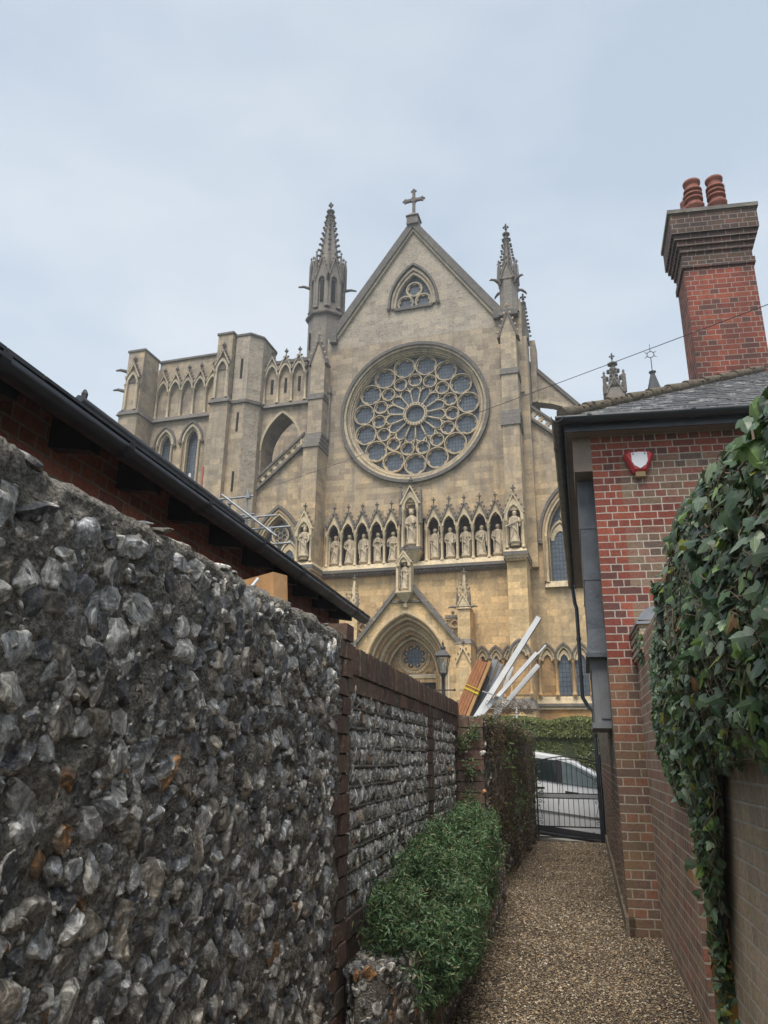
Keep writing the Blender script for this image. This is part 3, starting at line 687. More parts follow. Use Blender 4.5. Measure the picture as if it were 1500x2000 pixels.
# portal piers with spires
for q in(-1,1):
    b_=MB(); cx=q*2.66
    b_.box(cx-.28,cx+.28,-1.35,0,-1,7.9,6)
    b_.frus(cx-.36,cx+.36,-1.65,0,6.3,cx-.28,cx+.28,-1.36,0,6.55,3)
    b_.box(cx-.33,cx+.33,-1.62,0,-1,6.3,6)
    b_.prism(jarc(cx,.2,4.3,5.3,.5,6),-1.64,-1.6,0); gablet(b_,cx,5.45,.3,.75,-1.72,-1.6,.05,3,.5,2,1)
    b_.frus(cx-.4,cx+.4,-1.8,0,3.4,cx-.33,cx+.33,-1.62,0,3.9,3); b_.box(cx-.4,cx+.4,-1.8,0,-1,3.4,6)
    b_.frus(cx-.34,cx+.34,-1.42,-.6,7.9,cx-.3,cx+.3,-1.36,-.66,8.0,2)
    for dx,dy in((0,-1),(1,0),(-1,0)):
        if dy: b_.prism([(cx-.28,8.0),(cx+.28,8.0),(cx,8.55)],-1.42,-1.0,2); gablet(b_,cx,8.0,.27,.6,-1.46,-1.36,.04,3,.45,2,1)
    b_.lathe([(.26,0),(.03,1.65)],cx,-1.05,8.0,8,2,False); finial(b_,cx,-1.05,9.4,.7,1)
    for k in range(5):
        for a in range(4): rr=.26*(1-k/7); b_.lump(cx+(rr+.04)*math.cos(a*PI/2+PI/4),-1.05+(rr+.04)*math.sin(a*PI/2+PI/4),8.45+k*.2,.04,.04,.04,1)
    for dx in(-1,1):
        b_.lathe([(.06,0),(.06,.5),(.0,.9)],cx+dx*.28,-1.32,8.0,5,1,False); finial(b_,cx+dx*.28,-1.32,8.7,.35,1)
        b_.tube([(cx+dx*.3,-1.3,7.98),(cx+dx*.55,-1.5,7.98),(cx+dx*.66,-1.55,7.92)],[.06,.05,.03],6,1)   # little gargoyle
    b_.build('portal_pier',MS+[M['stone_low']],porch)
    b_=MB(); xx=(q*2.0,q*2.38)   # pierced spandrel beside the gable
    b_.box(min(q*1.75,q*2.4),max(q*1.75,q*2.4),-1.1,-.9,7.55,7.68,3); b_.lump(q*2.1,-1.0,7.8,.09,.09,.1,1)
    ring(b_,q*2.2,7.28,.2,.05,-1.1,-.95,16); foilring(b_,q*2.2,7.28,.19,.14,4,-1.08,-.98,PI/4,32,.3)
    b_.prism([(q*2.38,7.55),(q*2.38,6.7),(q*1.9,7.2),(q*1.75,7.5)],-.95,-.9,0)
    b_.build('pierced_spandrel',MS,porch)
# -- low blind arcade between portal and buttress and across the aisle front
def low_arcade(xs,y,zc,zs,rise,z0,glassidx,name,col_r=.055,mat='ochre'):
    b_=MB()
    for i in range(len(xs)-1):
        cx=(xs[i]+xs[i+1])/2; h=(xs[i+1]-xs[i])/2
        b_.band(arc(cx,h-.1,zs,rise,7),arc(cx,h+.02,zs,rise+.16,7),y-.22,y-.02,2)
        b_.band(arc(cx,h+.0,zs,rise+.14,7),arc(cx,h+.07,zs,rise+.24,7),y-.3,y-.1,3)
        foilpts=arc(cx,h-.2,zs-.05,rise*.55,7); b_.band(foilpts,arc(cx,h-.1,zs-.02,rise*.9,7),y-.14,y-.02,2)
        b_.prism(jarc(cx,h-.1,z0,zs,rise,7),y-.04,y-.02,5 if glassidx[i]==1 else (4 if glassidx[i]==2 else 1))
    a=b_.build(name,[M['stone_low'],M['ochre_block'],M['trim'],M['weather'],M['niche_dark'],M['glass']],cath)
    for x in xs:
        c_=MB(); column(c_,x,y-.16,z0,zc+.05,col_r); c_.build('column',[M[mat]],a)
    return a
low_arcade([2.95,3.57,4.19,4.68][:4],0,5.7,5.78,.38,4.1,[2,0,0],'blind_arcade')
low_arcade([-4.19,-3.57,-2.95],0,5.7,5.78,.38,4.1,[0,0],'blind_arcade')
low_arcade([4.72,5.54],-1.5,5.7,5.75,.45,4.1,[0],'blind_arcade')
low_arcade([-5.54,-4.72],-1.5,5.7,5.75,.45,4.1,[0],'blind_arcade')
low_arcade([5.72,6.46,7.2,7.94,8.68,9.42],.5,5.72,5.75,.52,4.2,[0,1,1,1,0],'aisle_arcade',.065)
low_arcade([-9.42,-8.68,-7.94,-7.2,-6.46,-5.72],.5,5.72,5.75,.52,4.2,[0,1,1,1,0],'aisle_arcade',.065)
b_=MB()
for x0,x1,y in((2.95,4.7,0),(-4.7,-2.95,0),(5.56,11,.5),(-11,-5.56,.5)):
    b_=MB()
    b_.frus(x0,x1,y-.24,y,3.6,x0,x1,y-.05,y,4.15,2); b_.box(x0,x1,y-.3,y,3.72,3.84,3); b_.box(x0,x1,y-.12,y-.0,-1.5,3.7,1)
    b_.build('plinth_string',[M['stone'],M['ochre_block'],M['trim'],M['weather']],cath)
# -- aisle fronts with big traceried windows
def aisle(sg):
    b_=MB(); cx=sg*7.52; X=lambda a:sg*a
    A=arc(cx,1.05,11.5,2.05,10)
    if sg<0: lo=[(-9.1,-1.5),(-9.1,15.3),(-6.3,17.5),(-5.4,17.9),(-5.4,-1.5)]
    # wall = three strips: under sill, both sides + above arch (split at centre)
    e0,e1=5.4,(9.1 if sg<0 else 11.0); zt=lambda a:17.95-.9*(a-5.6) if sg>0 else 17.75-.93*(a-6.2)
    b_.box(min(X(e0),X(e1)),max(X(e0),X(e1)),.5,1.2,-1.5,9.3,0)
    ih=[(abs(x),z) for x,z in A if abs(x)<=7.52+1e-6]; ih.sort(key=lambda p:p[0])   # from near side springing to apex
    oh=[(abs(x),z) for x,z in A if abs(x)>=7.52-1e-6]; oh.sort(key=lambda p:p[0])
    P=[(X(e0),9.3),(X(6.47),9.3)]+[(X(a),z) for a,z in ih]+[(X(7.52),zt(7.52)),(X(e0),zt(e0))]
    b_.prism(P,.5,1.2,0)
    P=[(X(8.57),9.3),(X(e1),9.3),(X(e1),zt(e1)),(X(7.52),zt(7.52))]+[(X(a),z) for a,z in oh]
    b_.prism(P,.5,1.2,0)
    o=b_.build('aisle_front',MS,cath)
    w_=MB()
    for h,d,y0,y1,m in((1.05,.1,.5,.8,6),(1.15,.12,.4,.62,2),(1.27,.1,.34,.55,6),(1.4,.13,.28,.52,3)):
        zb=9.35 if h<1.39 else 11.3
        w_.band(jarc(cx,h-.02,zb,11.5,2.05+(h-1.05)*1.5,10),jarc(cx,h+d-.02,zb,11.5,2.05+(h+d-1.05)*1.5,10),y0,y1,m)
    w_.frus(cx-1.35,cx+1.35,.3,.6,9.05,cx-1.25,cx+1.25,.45,.6,9.35,2)
    for q in(-1,1): w_.lump(cx+q*1.45,.35,11.25,.13,.13,.15,1)
    win=w_.build('aisle_window',MS+[M['ochre']],o)
    for q in(-1,1):
        c_=MB(); column(c_,cx+q*1.2,.42,9.3,11.5,.055); c_.build('column',[M['trim']],win)
    t_=MB()
    t_.box(cx-.05,cx+.05,.72,.86,9.35,11.6,2)
    for q in(-1,1):
        t_.band(arc(cx+q*.53,.44,11.5,.75,8),arc(cx+q*.53,.53,11.5,.88,8),.72,.86,2); foilpts=arc(cx+q*.53,.3,11.35,.5,8); t_.band(foilpts,arc(cx+q*.53,.46,11.4,.78,8),.77,.84,2)
    t_.band(circ(cx,12.65,.42,28),circ(cx,12.65,.5,28),.72,.86,2,True)
    for k in range(6):
        a=PI/6+k*PI/3; ring(t_,cx+.26*math.cos(a),12.65+.26*math.sin(a),.15,.035,.76,.84,14)
    t_.build('tracery',MS,win)
    g=MB(); g.prism(jarc(cx,1.03,9.35,11.5,2.03,8),.83,.86); g.build('glass',[M['glass']],win)
    # sloping pierced parapet
    p_=MB()
    if sg<0: a0_,z0_,a1_,z1_=9.0,15.25,6.3,17.62
    else: a0_,z0_,a1_,z1_=10.6,13.45,5.75,17.85
    L_=math.hypot(a1_-a0_,z1_-z0_); ux,uz=(a1_-a0_)/L_,(z1_-z0_)/L_
    def Q(s_,t2): return (X(a0_+ux*s_),z0_+uz*s_+t2)
    p_.prism([Q(0,-.1),Q(L_,-.1),Q(L_,.06),Q(0,.06)],.3,1.2,3)
    p_.prism([Q(0,.62),Q(L_,.62),Q(L_,.78),Q(0,.78)],.38,.75,3)
    nq=int(L_/.42)
    for k in range(nq):
        c0=Q(L_*(k+.5)/nq,.34); sz=L_/nq
        inn_=foil(c0[0],c0[1],.15,4,32,PI/4,.45); ou=[]
        for i in range(32):
            a=PI/4+2*PI*i/32; dx,dz=math.cos(a),math.sin(a); # sheared square cell
            dx2=dx; sh=dz-dx*sg*uz/ux*1.0
            m_=max(abs(dx)/(sz*abs(ux)/2),abs(sh)/.29); ou.append((c0[0]+dx/m_,c0[1]+dz/m_))
        p_.band(inn_,ou,.48,.64,2,True)
    p_.build('pierced_parapet',MS,o)
    r_=MB(); r_.prism([(X(5.4),18.0),(X(e1),zt(e1)+.02),(X(e1),zt(e1)-.3),(X(5.4),17.6)],1.2,22,0); r_.build('aisle_roof',[M['slate']],o)
    r_=MB(); r_.box(min(X(e1-.4),X(e1)),max(X(e1-.4),X(e1)),1.2,22,-1.5,13 if sg>0 else 15,0); r_.build('aisle_wall',[M['stone']],o)
aisle(-1); aisle(1)
# -- nave behind the gable
b_=MB()
b_.box(-4.9,-4.3,1.0,40,8,23.5,0); b_.box(4.3,4.9,1.0,40,8,23.5,0)
b_.build('nave_wall',MS,cath)
b_=MB(); b_.prism([(-5.0,23.3),(0,29.9),(5.0,23.3),(4.7,23.3),(0,29.5),(-4.7,23.3)],1.1,40,0); b_.build('nave_roof',[M['slate']],cath)
# -- right side: corner pier, pinnacle, flying buttress
b_=MB()
b_.box(5.5,5.95,.1,1.4,10,22.2,0); b_.box(5.45,6.02,.3,1.2,22.2,22.75,3)
b_.box(5.2,5.75,.0,.9,19,24.4,0)
b_.box(6.0,6.28,1.3,2.6,19,22.6,0)
b_.build('corner_pier',MS,cath)
b_=MB(); crocket_spire(b_,5.82,.9,22.7,25.3,.3,4,9,.1,PI/4,1,1)
b_.build('small_pinnacle',MSS,cath)
b_=MB()
fl=[(5.7,21.5),(11.5,14.7),(11.5,13.6),(9.9,13.6)]
ia=[(5.7+4.2*math.sin(PI/2*k/10),14.5+4.55*math.cos(PI/2*k/10)) for k in range(10,-1,-1)]
b_.prism(fl+ia,1.5,2.1,0); b_.prism([(5.7,21.72),(11.6,14.86),(11.6,14.66),(5.7,21.42)],1.4,2.2,3)
b_.band([(x,z) for x,z in ia],[(x+.12*(x-5.7)/4.2,z+.14) for x,z in ia],1.42,1.5,2)
b_.lump(8.35,1.4,17.9,.1,.1,.12,1)
b_.build('flying_buttress',MS,cath)
b_=MB(); b_.prism([(5.0,20.0),(11.5,12.4),(11.5,11.9),(5.0,19.3)],7.0,7.6,3); b_.build('flying_buttress',MS,cath)
b_=MB()   # left one seen through the arch
b_.prism([(-4.9,20.0),(-9.6,15.2),(-9.6,14.5),(-4.9,19.0)],4.0,4.6,3); b_.box(-9.6,-4.9,5.8,6.0,10,20.0,0)
b_.build('flying_buttress',MS,cath)
# right pinnacle on the main buttress
b_=MB()
b_.box(4.66,5.62,-.42,.6,23.3,23.62,3)
b_.lathe([(.5,0),(.5,2.4)],5.17,.1,23.6,8,0,False,a0=PI/8)
b_.lathe([(.56,0),(.5,.12)],5.17,.1,23.6,8,3,False,a0=PI/8)
for q in range(4):
    a=q*PI/2; ca,sa=math.cos(a),math.sin(a)
    gm=MB(); gablet(gm,0,25.5,.34,1.1,-.56,-.4,.06,5,.55,0,1); gm.prism([(-.34,25.5),(.34,25.5),(0,26.4)],-.5,-.38,0)
    gm.lathe([(.09,0),(.09,1.0),(.02,1.5)],.42,-.42,25.2,6,1,False); finial(gm,.42,-.42,26.5,.4,1)
    gm.tube([(.42,-.42,25.3),(.62,-.62,25.4),(.8,-.8,25.34),(.86,-.86,25.25)],[.09,.08,.06,.03],6,1)
    for v_i in range(len(gm.v)):
        x,y,z=gm.v[v_i]; gm.v[v_i]=(5.17+x*ca-y*sa,.1+x*sa+y*ca,z)
    b_.add(gm.v,gm.f,0); b_.m[-len(gm.f):]=gm.m
crocket_spire(b_,5.17,.1,25.9,29.35,.4,8,8,.12,PI/8,0,1)
b_.build('pinnacle',MSS,cath)
# left stair turret with spire
tx,ty=-5.62,1.25
b_=MB()
b_.lathe([(1.04,0),(1.04,8.2)],tx,ty,17.5,8,0,False,a0=PI/8)
b_.lathe([(1.06,0),(1.22,.1),(1.22,.22),(.98,.42)],tx,ty,25.6,8,3,False,a0=PI/8)
b_.lathe([(.9,0),(.9,3.0)],tx,ty,26.0,8,0,False,a0=PI/8)
for q in range(8):
    a=q*PI/4+PI/2; gm=MB()
    gm.band(jarc(0,.2,26.2,27.9,.42,6),jarc(0,.33,26.2,27.9,.62,6),-.98,-.8,0)
    gm.box(-.1,.1,-.9,-.84,26.6,28.0,5)
    gablet(gm,0,28.25,.33,1.35,-1.05,-.88,.06,5,.55,0,1); gm.prism([(-.33,28.2),(.33,28.2),(0,29.4)],-.96,-.85,0)
    column(gm,.37,-.93,26.15,28.05,.07,6); gm.lathe([(.1,0),(.1,1.3),(.02,1.9)],.4,-.95,28.1,6,1,False); finial(gm,.4,-.95,29.8,.45,1)
    if q%2==0: gm.tube([(.4,-.95,27.9),(.55,-1.3,28.0),(.66,-1.6,27.95)],[.1,.08,.05],6,1)
    ca,sa=math.cos(a),math.sin(a)
    gm.v=[(tx+x*ca-y*sa,ty+x*sa+y*ca,z) for x,y,z in gm.v]
    b_.add(gm.v,gm.f,0); b_.m[-len(gm.f):]=gm.m
crocket_spire(b_,tx,ty,28.9,34.3,.78,8,12,.15,PI/8,0,1)
b_.box(-6.3,-6.25,.4,.55,23.5,24.6,5)
b_.box(-4.98,-4.62,-.25,.4,17.5,20.6,0); b_.frus(-5.05,-4.55,-.32,.4,20.2,-4.98,-4.62,-.2,.4,20.4,3)
b_.box(-4.86,-4.78,-.27,-.2,21.0,22.0,5)
b_.build('stair_turret',MSS,cath)
# -- left link: string, blind arcade and parapet gablets over the deep arch
b_=MB()
A=arc(-7.7,1.17,17.6,2.15,10)
b_.prism([(-9.0,14.9),(-9.0,20.3),(-7.7,20.3)]+[p for p in A if p[0]<=-7.7+1e-6][::-1]+[(-8.87,14.9)],.5,1.9,0)
b_.prism([(-5.6,17.0),(-5.6,20.3),(-7.7,20.3)]+[p for p in A if p[0]>=-7.7-1e-6]+[(-6.53,17.0)],.5,1.9,0)
b_.box(-9.0,-5.6,.62,1.6,20.3,23.0,0)
b_.frus(-9.0,-6.1,.28,.7,20.1,-9.0,-6.1,.5,.7,20.42,3)
b_.box(-9,-5.6,.4,1.6,22.85,23.05,3)
for i in range(3):
    cx=-8.52+.84*i
    b_.band(arc(cx,.3,22.15,.62,7),arc(cx,.4,22.15,.8,7),.4,.62,2)
    gablet(b_,cx,22.45,.38,.95,.36,.6,.07,4,.75,2,1)
    b_.box(cx-.07,cx+.07,.58,.62,21.1,22.0,5)
    if i<3: b_.lump(cx+.42,.45,22.6,.13,.13,.17,1)
b_.band(arc(-7.7,1.17,17.6,2.15,10),arc(-7.7,1.3,17.6,2.33,10),.44,.6,2)
lk=b_.build('link_wall',MS,cath)
for i in range(4):
    c_=MB(); column(c_,-8.94+.84*i,.5,20.42,22.2,.07); c_.build('column',[M['trim']],lk)
# -- north-west tower stump
b_=MB()
oct_=[(-10.35,-.6),(-9.5,-.6),(-8.95,.05),(-8.95,1.7),(-9.5,2.4),(-10.6,2.4)]
def vprism(mb,poly,z0,z1,m=0):
    n=len(poly); v=[(x,y,z0) for x,y in poly]+[(x,y,z1) for x,y in poly]
    mb.add(v,[tuple(range(n-1,-1,-1)),tuple(range(n,2*n))]+[(i,(i+1)%n,n+(i+1)%n,n+i) for i in range(n)],m)
vprism(b_,oct_,-1.5,20.2,1); vprism(b_,oct_,20.2,24.45,1)
def off(poly,d):
    cx=sum(p[0] for p in poly)/len(poly); cy=sum(p[1] for p in poly)/len(poly)
    return [(x+(1 if x>cx else -1)*d,y+(1 if y>cy else -1)*d) for x,y in poly]
vprism(b_,off(oct_,.1),20.12,20.3,2); vprism(b_,off(oct_,.06),24.4,24.52,2)
b_.box(-10.36,-9.52,-.62,-.5,-1.5,20.1,0)
for z in(18.4,14.9,11.6): b_.box(-9.95,-9.82,-.64,-.6,z,z+1.15,3)
b_.box(-9.95,-9.82,-.64,-.58,21.7,22.9,3)
b_.build('tower_turret',[M['stone'],M['rubble'],M['weather'],M['void']],cath)
b_=MB()
def corner_butt(x0,x1,yf,top):
    cx=(x0+x1)/2
    b_.box(x0,x1,yf,.6,-1.5,20.15,0); b_.box(x0+.08,x1-.08,yf+.1,.6,20.15,top,0)
    b_.frus(x0-.12,x1+.12,yf-.12,.6,20.1,x0,x1,yf,.6,20.42,3); b_.box(x0+.02,x1-.02,yf+.04,.6,top-.03,top+.1,3)
    b_.band(jarc(cx,.28,20.4,22.1,.6,7),jarc(cx,.4,20.4,22.1,.8,7),yf-.04,yf+.14,2); b_.prism(jarc(cx,.28,22.2,22.21,.45,7),yf+.06,yf+.095,4)
    gablet(b_,cx,22.45,.42,1.0,yf-.08,yf+.12,.07,5,.8,2,1)
    for q in(-1,1): column(b_,cx+q*.42,yf+.02,20.4,22.1,.06)
corner_butt(-11.45,-10.35,-1.0,24.5)
corner_butt(-17.4,-16.15,-1.0,24.3)
b_.build('tower_buttress',MS,cath)
b_=MB()
wins=[(-15.1,.42,18.6,.78),(-13.35,.45,18.7,.82)]
b_.box(-16.2,-11.4,.5,1.3,-1.5,13.5,0)
xs=[-16.2,-15.1,-13.35,-11.4]
for cx,h,zs,ri in wins:
    A=arc(cx,h,zs,ri,6)
    xl=-16.2 if cx<-14 else -14.2; xr=-14.2 if cx<-14 else -11.4
    b_.prism([(xl,13.5),(cx-h,13.5)]+[p for p in A if p[0]<=cx+1e-6]+[(cx,20.3),(xl,20.3)],.5,1.3,0)
    b_.prism([(cx+h,13.5),(xr,13.5),(xr,20.3),(cx,20.3)]+[p for p in A if p[0]>=cx-1e-6],.5,1.3,0)
b_.box(-16.2,-11.4,.72,1.3,20.3,24.3,0); b_.box(-16.25,-11.35,.62,1.35,24.25,24.38,3)
b_.frus(-16.2,-11.4,.28,.75,20.1,-16.2,-11.4,.5,.75,20.42,3)
for i in range(5):
    cx=-15.68+.83*i
    b_.band(arc(cx,.3,22.1,.62,7),arc(cx,.4,22.1,.8,7),.45,.72,2); gablet(b_,cx,22.4,.38,.9,.42,.66,.07,4,.8,2,1); b_.lump(cx+.41,.5,22.5,.12,.12,.16,1)
b_.box(-17.3,-16.5,1.3,10,-1.5,24.2,0); b_.box(-17.4,-9.5,9.4,10,-1.5,24.2,0)
tw=b_.build('tower_wall',MS,cath)
for i in range(6):
    c_=MB(); column(c_,-16.1+.83*i,.58,20.42,22.15,.07); c_.build('column',[M['trim']],tw)
for cx,h,zs,ri in wins:
    w_=MB()
    w_.band(jarc(cx,h-.08,13.5,zs,ri-.1,7),jarc(cx,h+.05,13.5,zs,ri+.05,7),.55,.8,2)
    w_.band(jarc(cx,h+.05,zs-.05,zs,ri+.08,7),jarc(cx,h+.17,zs-.05,zs,ri+.27,7),.42,.56,2)
    w_.band(jarc(cx,h+.2,zs-.05,zs,ri+.32,7),jarc(cx,h+.3,zs-.05,zs,ri+.46,7),.36,.56,3)
    for q in(-1,1): w_.lump(cx+q*(h+.28),.4,zs-.1,.11,.1,.12,1); column(w_,cx+q*(h+.1),.45,13.5,zs,.05)
    o=w_.build('lancet_window',MS,tw)
    g=MB(); g.prism(jarc(cx,h,13.5,zs,ri,6),.9,.94); g.build('glass',[M['glass']],o)
b_=MB()
for x,z in((-17.5,21.9),(-17.5,23.2)): b_.tube([(x,-.6,z),(x-.35,-.8,z+.06),(x-.6,-.9,z)],[.11,.09,.05],6,1)
b_.box(-17.75,-17.4,-.3,.6,-1.5,22.9,0); b_.box(-17.8,-17.38,-.35,.6,20.1,20.3,3)
b_.build('corner_gargoyle',MS,cath)
# -- south-side pinnacle and lead spirelet rising far to the right
b_=MB()
b_.box(9.75,10.85,7.5,8.6,10,22.4,0)
for q in range(4):
    gm=MB(); gablet(gm,0,22.0,.5,1.1,-.62,-.5,.08,4,.9,0,1); gm.lathe([(.12,0),(.12,1.0),(.03,1.5)],.55,-.55,22.0,6,1,False); finial(gm,.55,-.55,23.2,.5,1)
    a=q*PI/2; ca,sa=math.cos(a),math.sin(a); gm.v=[(10.3+x*ca-y*sa,8.05+x*sa+y*ca,z) for x,y,z in gm.v]; b_.add(gm.v,gm.f,0); b_.m[-len(gm.f):]=gm.m
crocket_spire(b_,10.3,8.05,22.6,25.0,.42,8,4,.17,PI/8,0,1)
b_.build('south_pinnacle',MSS,cath)
b_=MB(); b_.lathe([(.95,0),(.95,.1),(.12,3.3),(.2,3.38),(.22,3.44),(.05,3.5)],12.5,8,19.9,8,0,False)
for k in range(8): a=PI/4*k; b_.tube([(12.5+.93*math.cos(a),8+.93*math.sin(a),20),(12.5+.1*math.cos(a),8+.1*math.sin(a),23.2)],.03,4,0)
b_.lathe([(.9,-6),(.9,0)],12.5,8,19.9,8,1,False)
sp=b_.build('lead_spirelet',[M['slate_dark'],M['stone']],cath)
b_=MB(); b_.tube([(12.5,8,23.4),(12.5,8,24.2)],.025,6)
b_.tube([(12.5+.2*math.cos(2*PI*k/16),8,24.5+.2*math.sin(2*PI*k/16)) for k in range(17)],.025,5)
for k in range(6): a=PI/6+k*PI/3; b_.tube([(12.5+.2*math.cos(a),8,24.5+.2*math.sin(a)),(12.5+.4*math.cos(a),8,24.5+.4*math.sin(a))],[.03,.012],5)
b_.tube([(12.5,8,24.7),(12.5,8,25.2)],.015,5)
b_.build('star_finial',[M['iron']],sp)

# ================================================================ STATUES (robed stone figures, continuous lofts)
def statue(name_lbl,x,y,z,h,pose,seed):
    rr=random.Random(seed); mb=MB(); n=20
    ph=[rr.uniform(0,6.28) for _ in range(6)]; lean=rr.uniform(-.02,.02); sway=rr.choice((-1,1))*rr.uniform(.01,.035); wide=rr.uniform(.92,1.1)
    # (height, half width, half depth, fold amplitude)
    S=[(.0,.15,.12,.16),(.04,.152,.125,.16),(.15,.14,.115,.15),(.3,.132,.108,.13),(.42,.13,.105,.11),(.5,.128,.1,.09),(.58,.125,.098,.08),(.66,.128,.095,.06),
       (.74,.135,.09,.05),(.79,.125,.082,.03),(.82,.085,.065,.01),(.838,.042,.042,0),(.86,.042,.045,0),(.872,.058,.066,0),(.9,.066,.078,0),(.935,.068,.078,0),(.965,.06,.07,0),(.985,.038,.045,0),(1.0,.01,.012,0)]
    v=[];f=[]
    for t_,a_,b2,fa in S:
        ox=sway*math.sin(t_*PI*1.1)+lean*t_
        for k in range(n):
            an=2*PI*k/n; fold=1+fa*(math.sin(7*an+ph[0]+t_*3)+.6*math.sin(11*an+ph[1]-t_*5))*.5
            wx=a_*wide if t_<.84 else a_
            px=ox+wx*math.cos(an)*fold; py=b2*math.sin(an)*fold
            if t_>.86 and t_<.97 and math.sin(an)<-.8: py-=.008    # brow / nose plane
            v.append((px*h,py*h,t_*h))
    for i in range(len(S)-1):
        for k in range(n): a=i*n+k;b=i*n+(k+1)%n; f.append((a,b,b+n,a+n))
    mb.add(v,f,0,True); mb.add(v[:n],[tuple(range(n-1,-1,-1))])
    hx=sway*math.sin(PI*1.0)+lean
    H=lambda *p:tuple(q*h for q in p)
    mb.add(*(lambda q:(q.v,q.f))(MB().lump(hx*h,-.086*h,.91*h,.014*h,.022*h,.018*h)))      # nose
    if pose.get('beard'): mb.add(*(lambda q:(q.v,q.f))(MB().lump(hx*h,-.06*h,.862*h,.036*h,.035*h,.045*h)))
    # hair mass
    mb.lathe([(.05*h,-.075*h),(.076*h,-.02*h),(.074*h,.03*h),(.05*h,.065*h),(.01*h,.078*h)],hx*h,.014*h,.935*h,10)
    if pose.get('crown'):
        mb.lathe([(.07*h,0),(.082*h,.05*h),(.06*h,.05*h),(.05*h,.02*h)],hx*h,0,.965*h,10)
        for k in range(6): mb.lump(hx*h+.072*h*math.cos(k*PI/3),.072*h*math.sin(k*PI/3),1.03*h,.014*h,.014*h,.02*h)
    if pose.get('mitre'): mb.frus((hx-.055)*h,(hx+.055)*h,-.05*h,.05*h,.96*h,(hx-.012)*h,(hx+.012)*h,-.03*h,.03*h,1.1*h)
    for sg in(-1,1):
        p=pose['r' if sg<0 else 'l']; sh=(sg*.125*wide,-.0,.77)
        hand={'chest':(sg*.03,-.135,.66),'low':(sg*.16,-.05,.43),'front':(sg*.06,-.14,.56),'out':(sg*.15,-.12,.62),'up':(sg*.12,-.12,.78)}[p]
        el=(sg*.165*wide,-.02,.60) if p!='low' else (sg*.168,-.01,.6)
        mb.tube([H(*sh),H(*el),H(*hand)],[.048*h,.046*h,.026*h],8); mb.lump(*H(*el),.045*h,.045*h,.06*h)
        # hanging sleeve and hand with fingers
        mb.tube([H(el[0],el[1]-.01,el[2]-.02),H((el[0]+hand[0])/2,(el[1]+hand[1])/2,min(el[2],hand[2])-.12)],[.05*h,.018*h],6)
        mb.lump(*H(*hand),.02*h,.014*h,.026*h)
        for q in range(4): mb.tube([H(hand[0]+(q-1.5)*.008,hand[1]-.008,hand[2]+.015),H(hand[0]+(q-1.5)*.009,hand[1]-.016,hand[2]+.045),H(hand[0]+(q-1.5)*.009,hand[1]-.006,hand[2]+.055)],.0048*h,4)
        mb.tube([H(hand[0]-sg*.014,hand[1],hand[2]),H(hand[0]-sg*.024,hand[1]-.008,hand[2]+.025)],.0055*h,4)
    # cloak edges
    for sg in(-1,1):
        mb.tube([H(sg*.07,-.075,.8),H(sg*.09,-.095,.6),H(sg*(.02 if rr.random()<.4 else .1),-.11,.35),H(sg*.1,-.12,.12)],[.016*h,.02*h,.02*h,.014*h],5)
    mb.tube([H(-.12,-.07,.5),H(-.02,-.118,.44),H(.08,-.11,.3),H(.12,-.09,.12)],[.018*h,.02*h,.018*h,.012*h],5)
    it=pose.get('item')
    if it=='book': mb.box(-.055*h+.01,.045*h,-.165*h,-.13*h,.56*h,.67*h)
    if it=='staff': mb.tube([H(.15,-.13,.02),H(.14,-.13,1.06)],.011*h,6); mb.lump(*H(.14,-.13,1.05),.028*h,.028*h,.04*h)
    if it=='crozier': mb.tube([H(-.15,-.13,.02),H(-.15,-.13,.98)]+[H(-.15+.05-.05*math.cos(a),-.13,.98+.05*math.sin(a)) for a in(.8,1.6,2.4,3.2,4.2)],.011*h,6)
    if it=='sword': mb.tube([H(.02,-.16,.2),H(.02,-.16,.62)],[.008*h,.016*h],4); mb.box(-.05*h,.09*h,-.17*h,-.15*h,.6*h,.625*h)
    if it=='beam': mb.tube([H(-.26,-.15,.47),H(.12,-.12,.64)],.02*h,5)
    if it=='child':
        mb.lathe([(.05*h,-.09*h),(.055*h,0),(.04*h,.05*h),(.02*h,.06*h),(.034*h,.085*h),(.03*h,.115*h),(.004,.13*h)],.07*h,-.14*h,.66*h,10)
    if it=='cup': mb.lathe([(.028*h,0),(.01*h,.02*h),(.01*h,.05*h),(.032*h,.08*h),(.03*h,.1*h)],0,-.15*h,.66*h,8)
    if it=='shield': mb.prism([(.03*h,.6*h),(.13*h,.6*h),(.12*h,.48*h),(.08*h,.42*h),(.04*h,.48*h)],-.16*h,-.14*h)
    mb.lathe([(.16*h,-.11*h),(.13*h,-.09*h),(.15*h,-.03*h),(.19*h,-.02*h),(.19*h,0)],0,0,0,10)
    o=mb.build('statue',[M['statue']]); o.location=cw(x,y,z); o.rotation_euler=(0,0,-FA)
    tag(o,name_lbl,'statue','stone statues in the niches of the cathedral front'); return o
xl=[-(.70+.378+.756*i) for i in range(4,-1,-1)]; xr=[.70+.378+.756*i for i in range(5)]
P_=[dict(l='chest',r='front',item='staff',beard=1),dict(l='low',r='chest'),dict(l='front',r='low',beard=1),dict(l='chest',r='chest',item='cup'),dict(l='front',r='out',item='book')]
Q_=[dict(l='up',r='front',item='staff'),dict(l='front',r='front',item='shield',beard=1),dict(l='chest',r='out',item='sword',beard=1),dict(l='low',r='chest',item='book',beard=1),dict(l='low',r='front')]
LL=['robed stone statue with a tall staff, in the leftmost gabled niche of the left row','bare-headed stone statue with one hand raised, second niche of the left row','bearded stone statue in the middle niche of the left row','stone statue holding a cup with both hands, fourth niche of the left row','stone statue with a book, left row, next to the tall central niche']
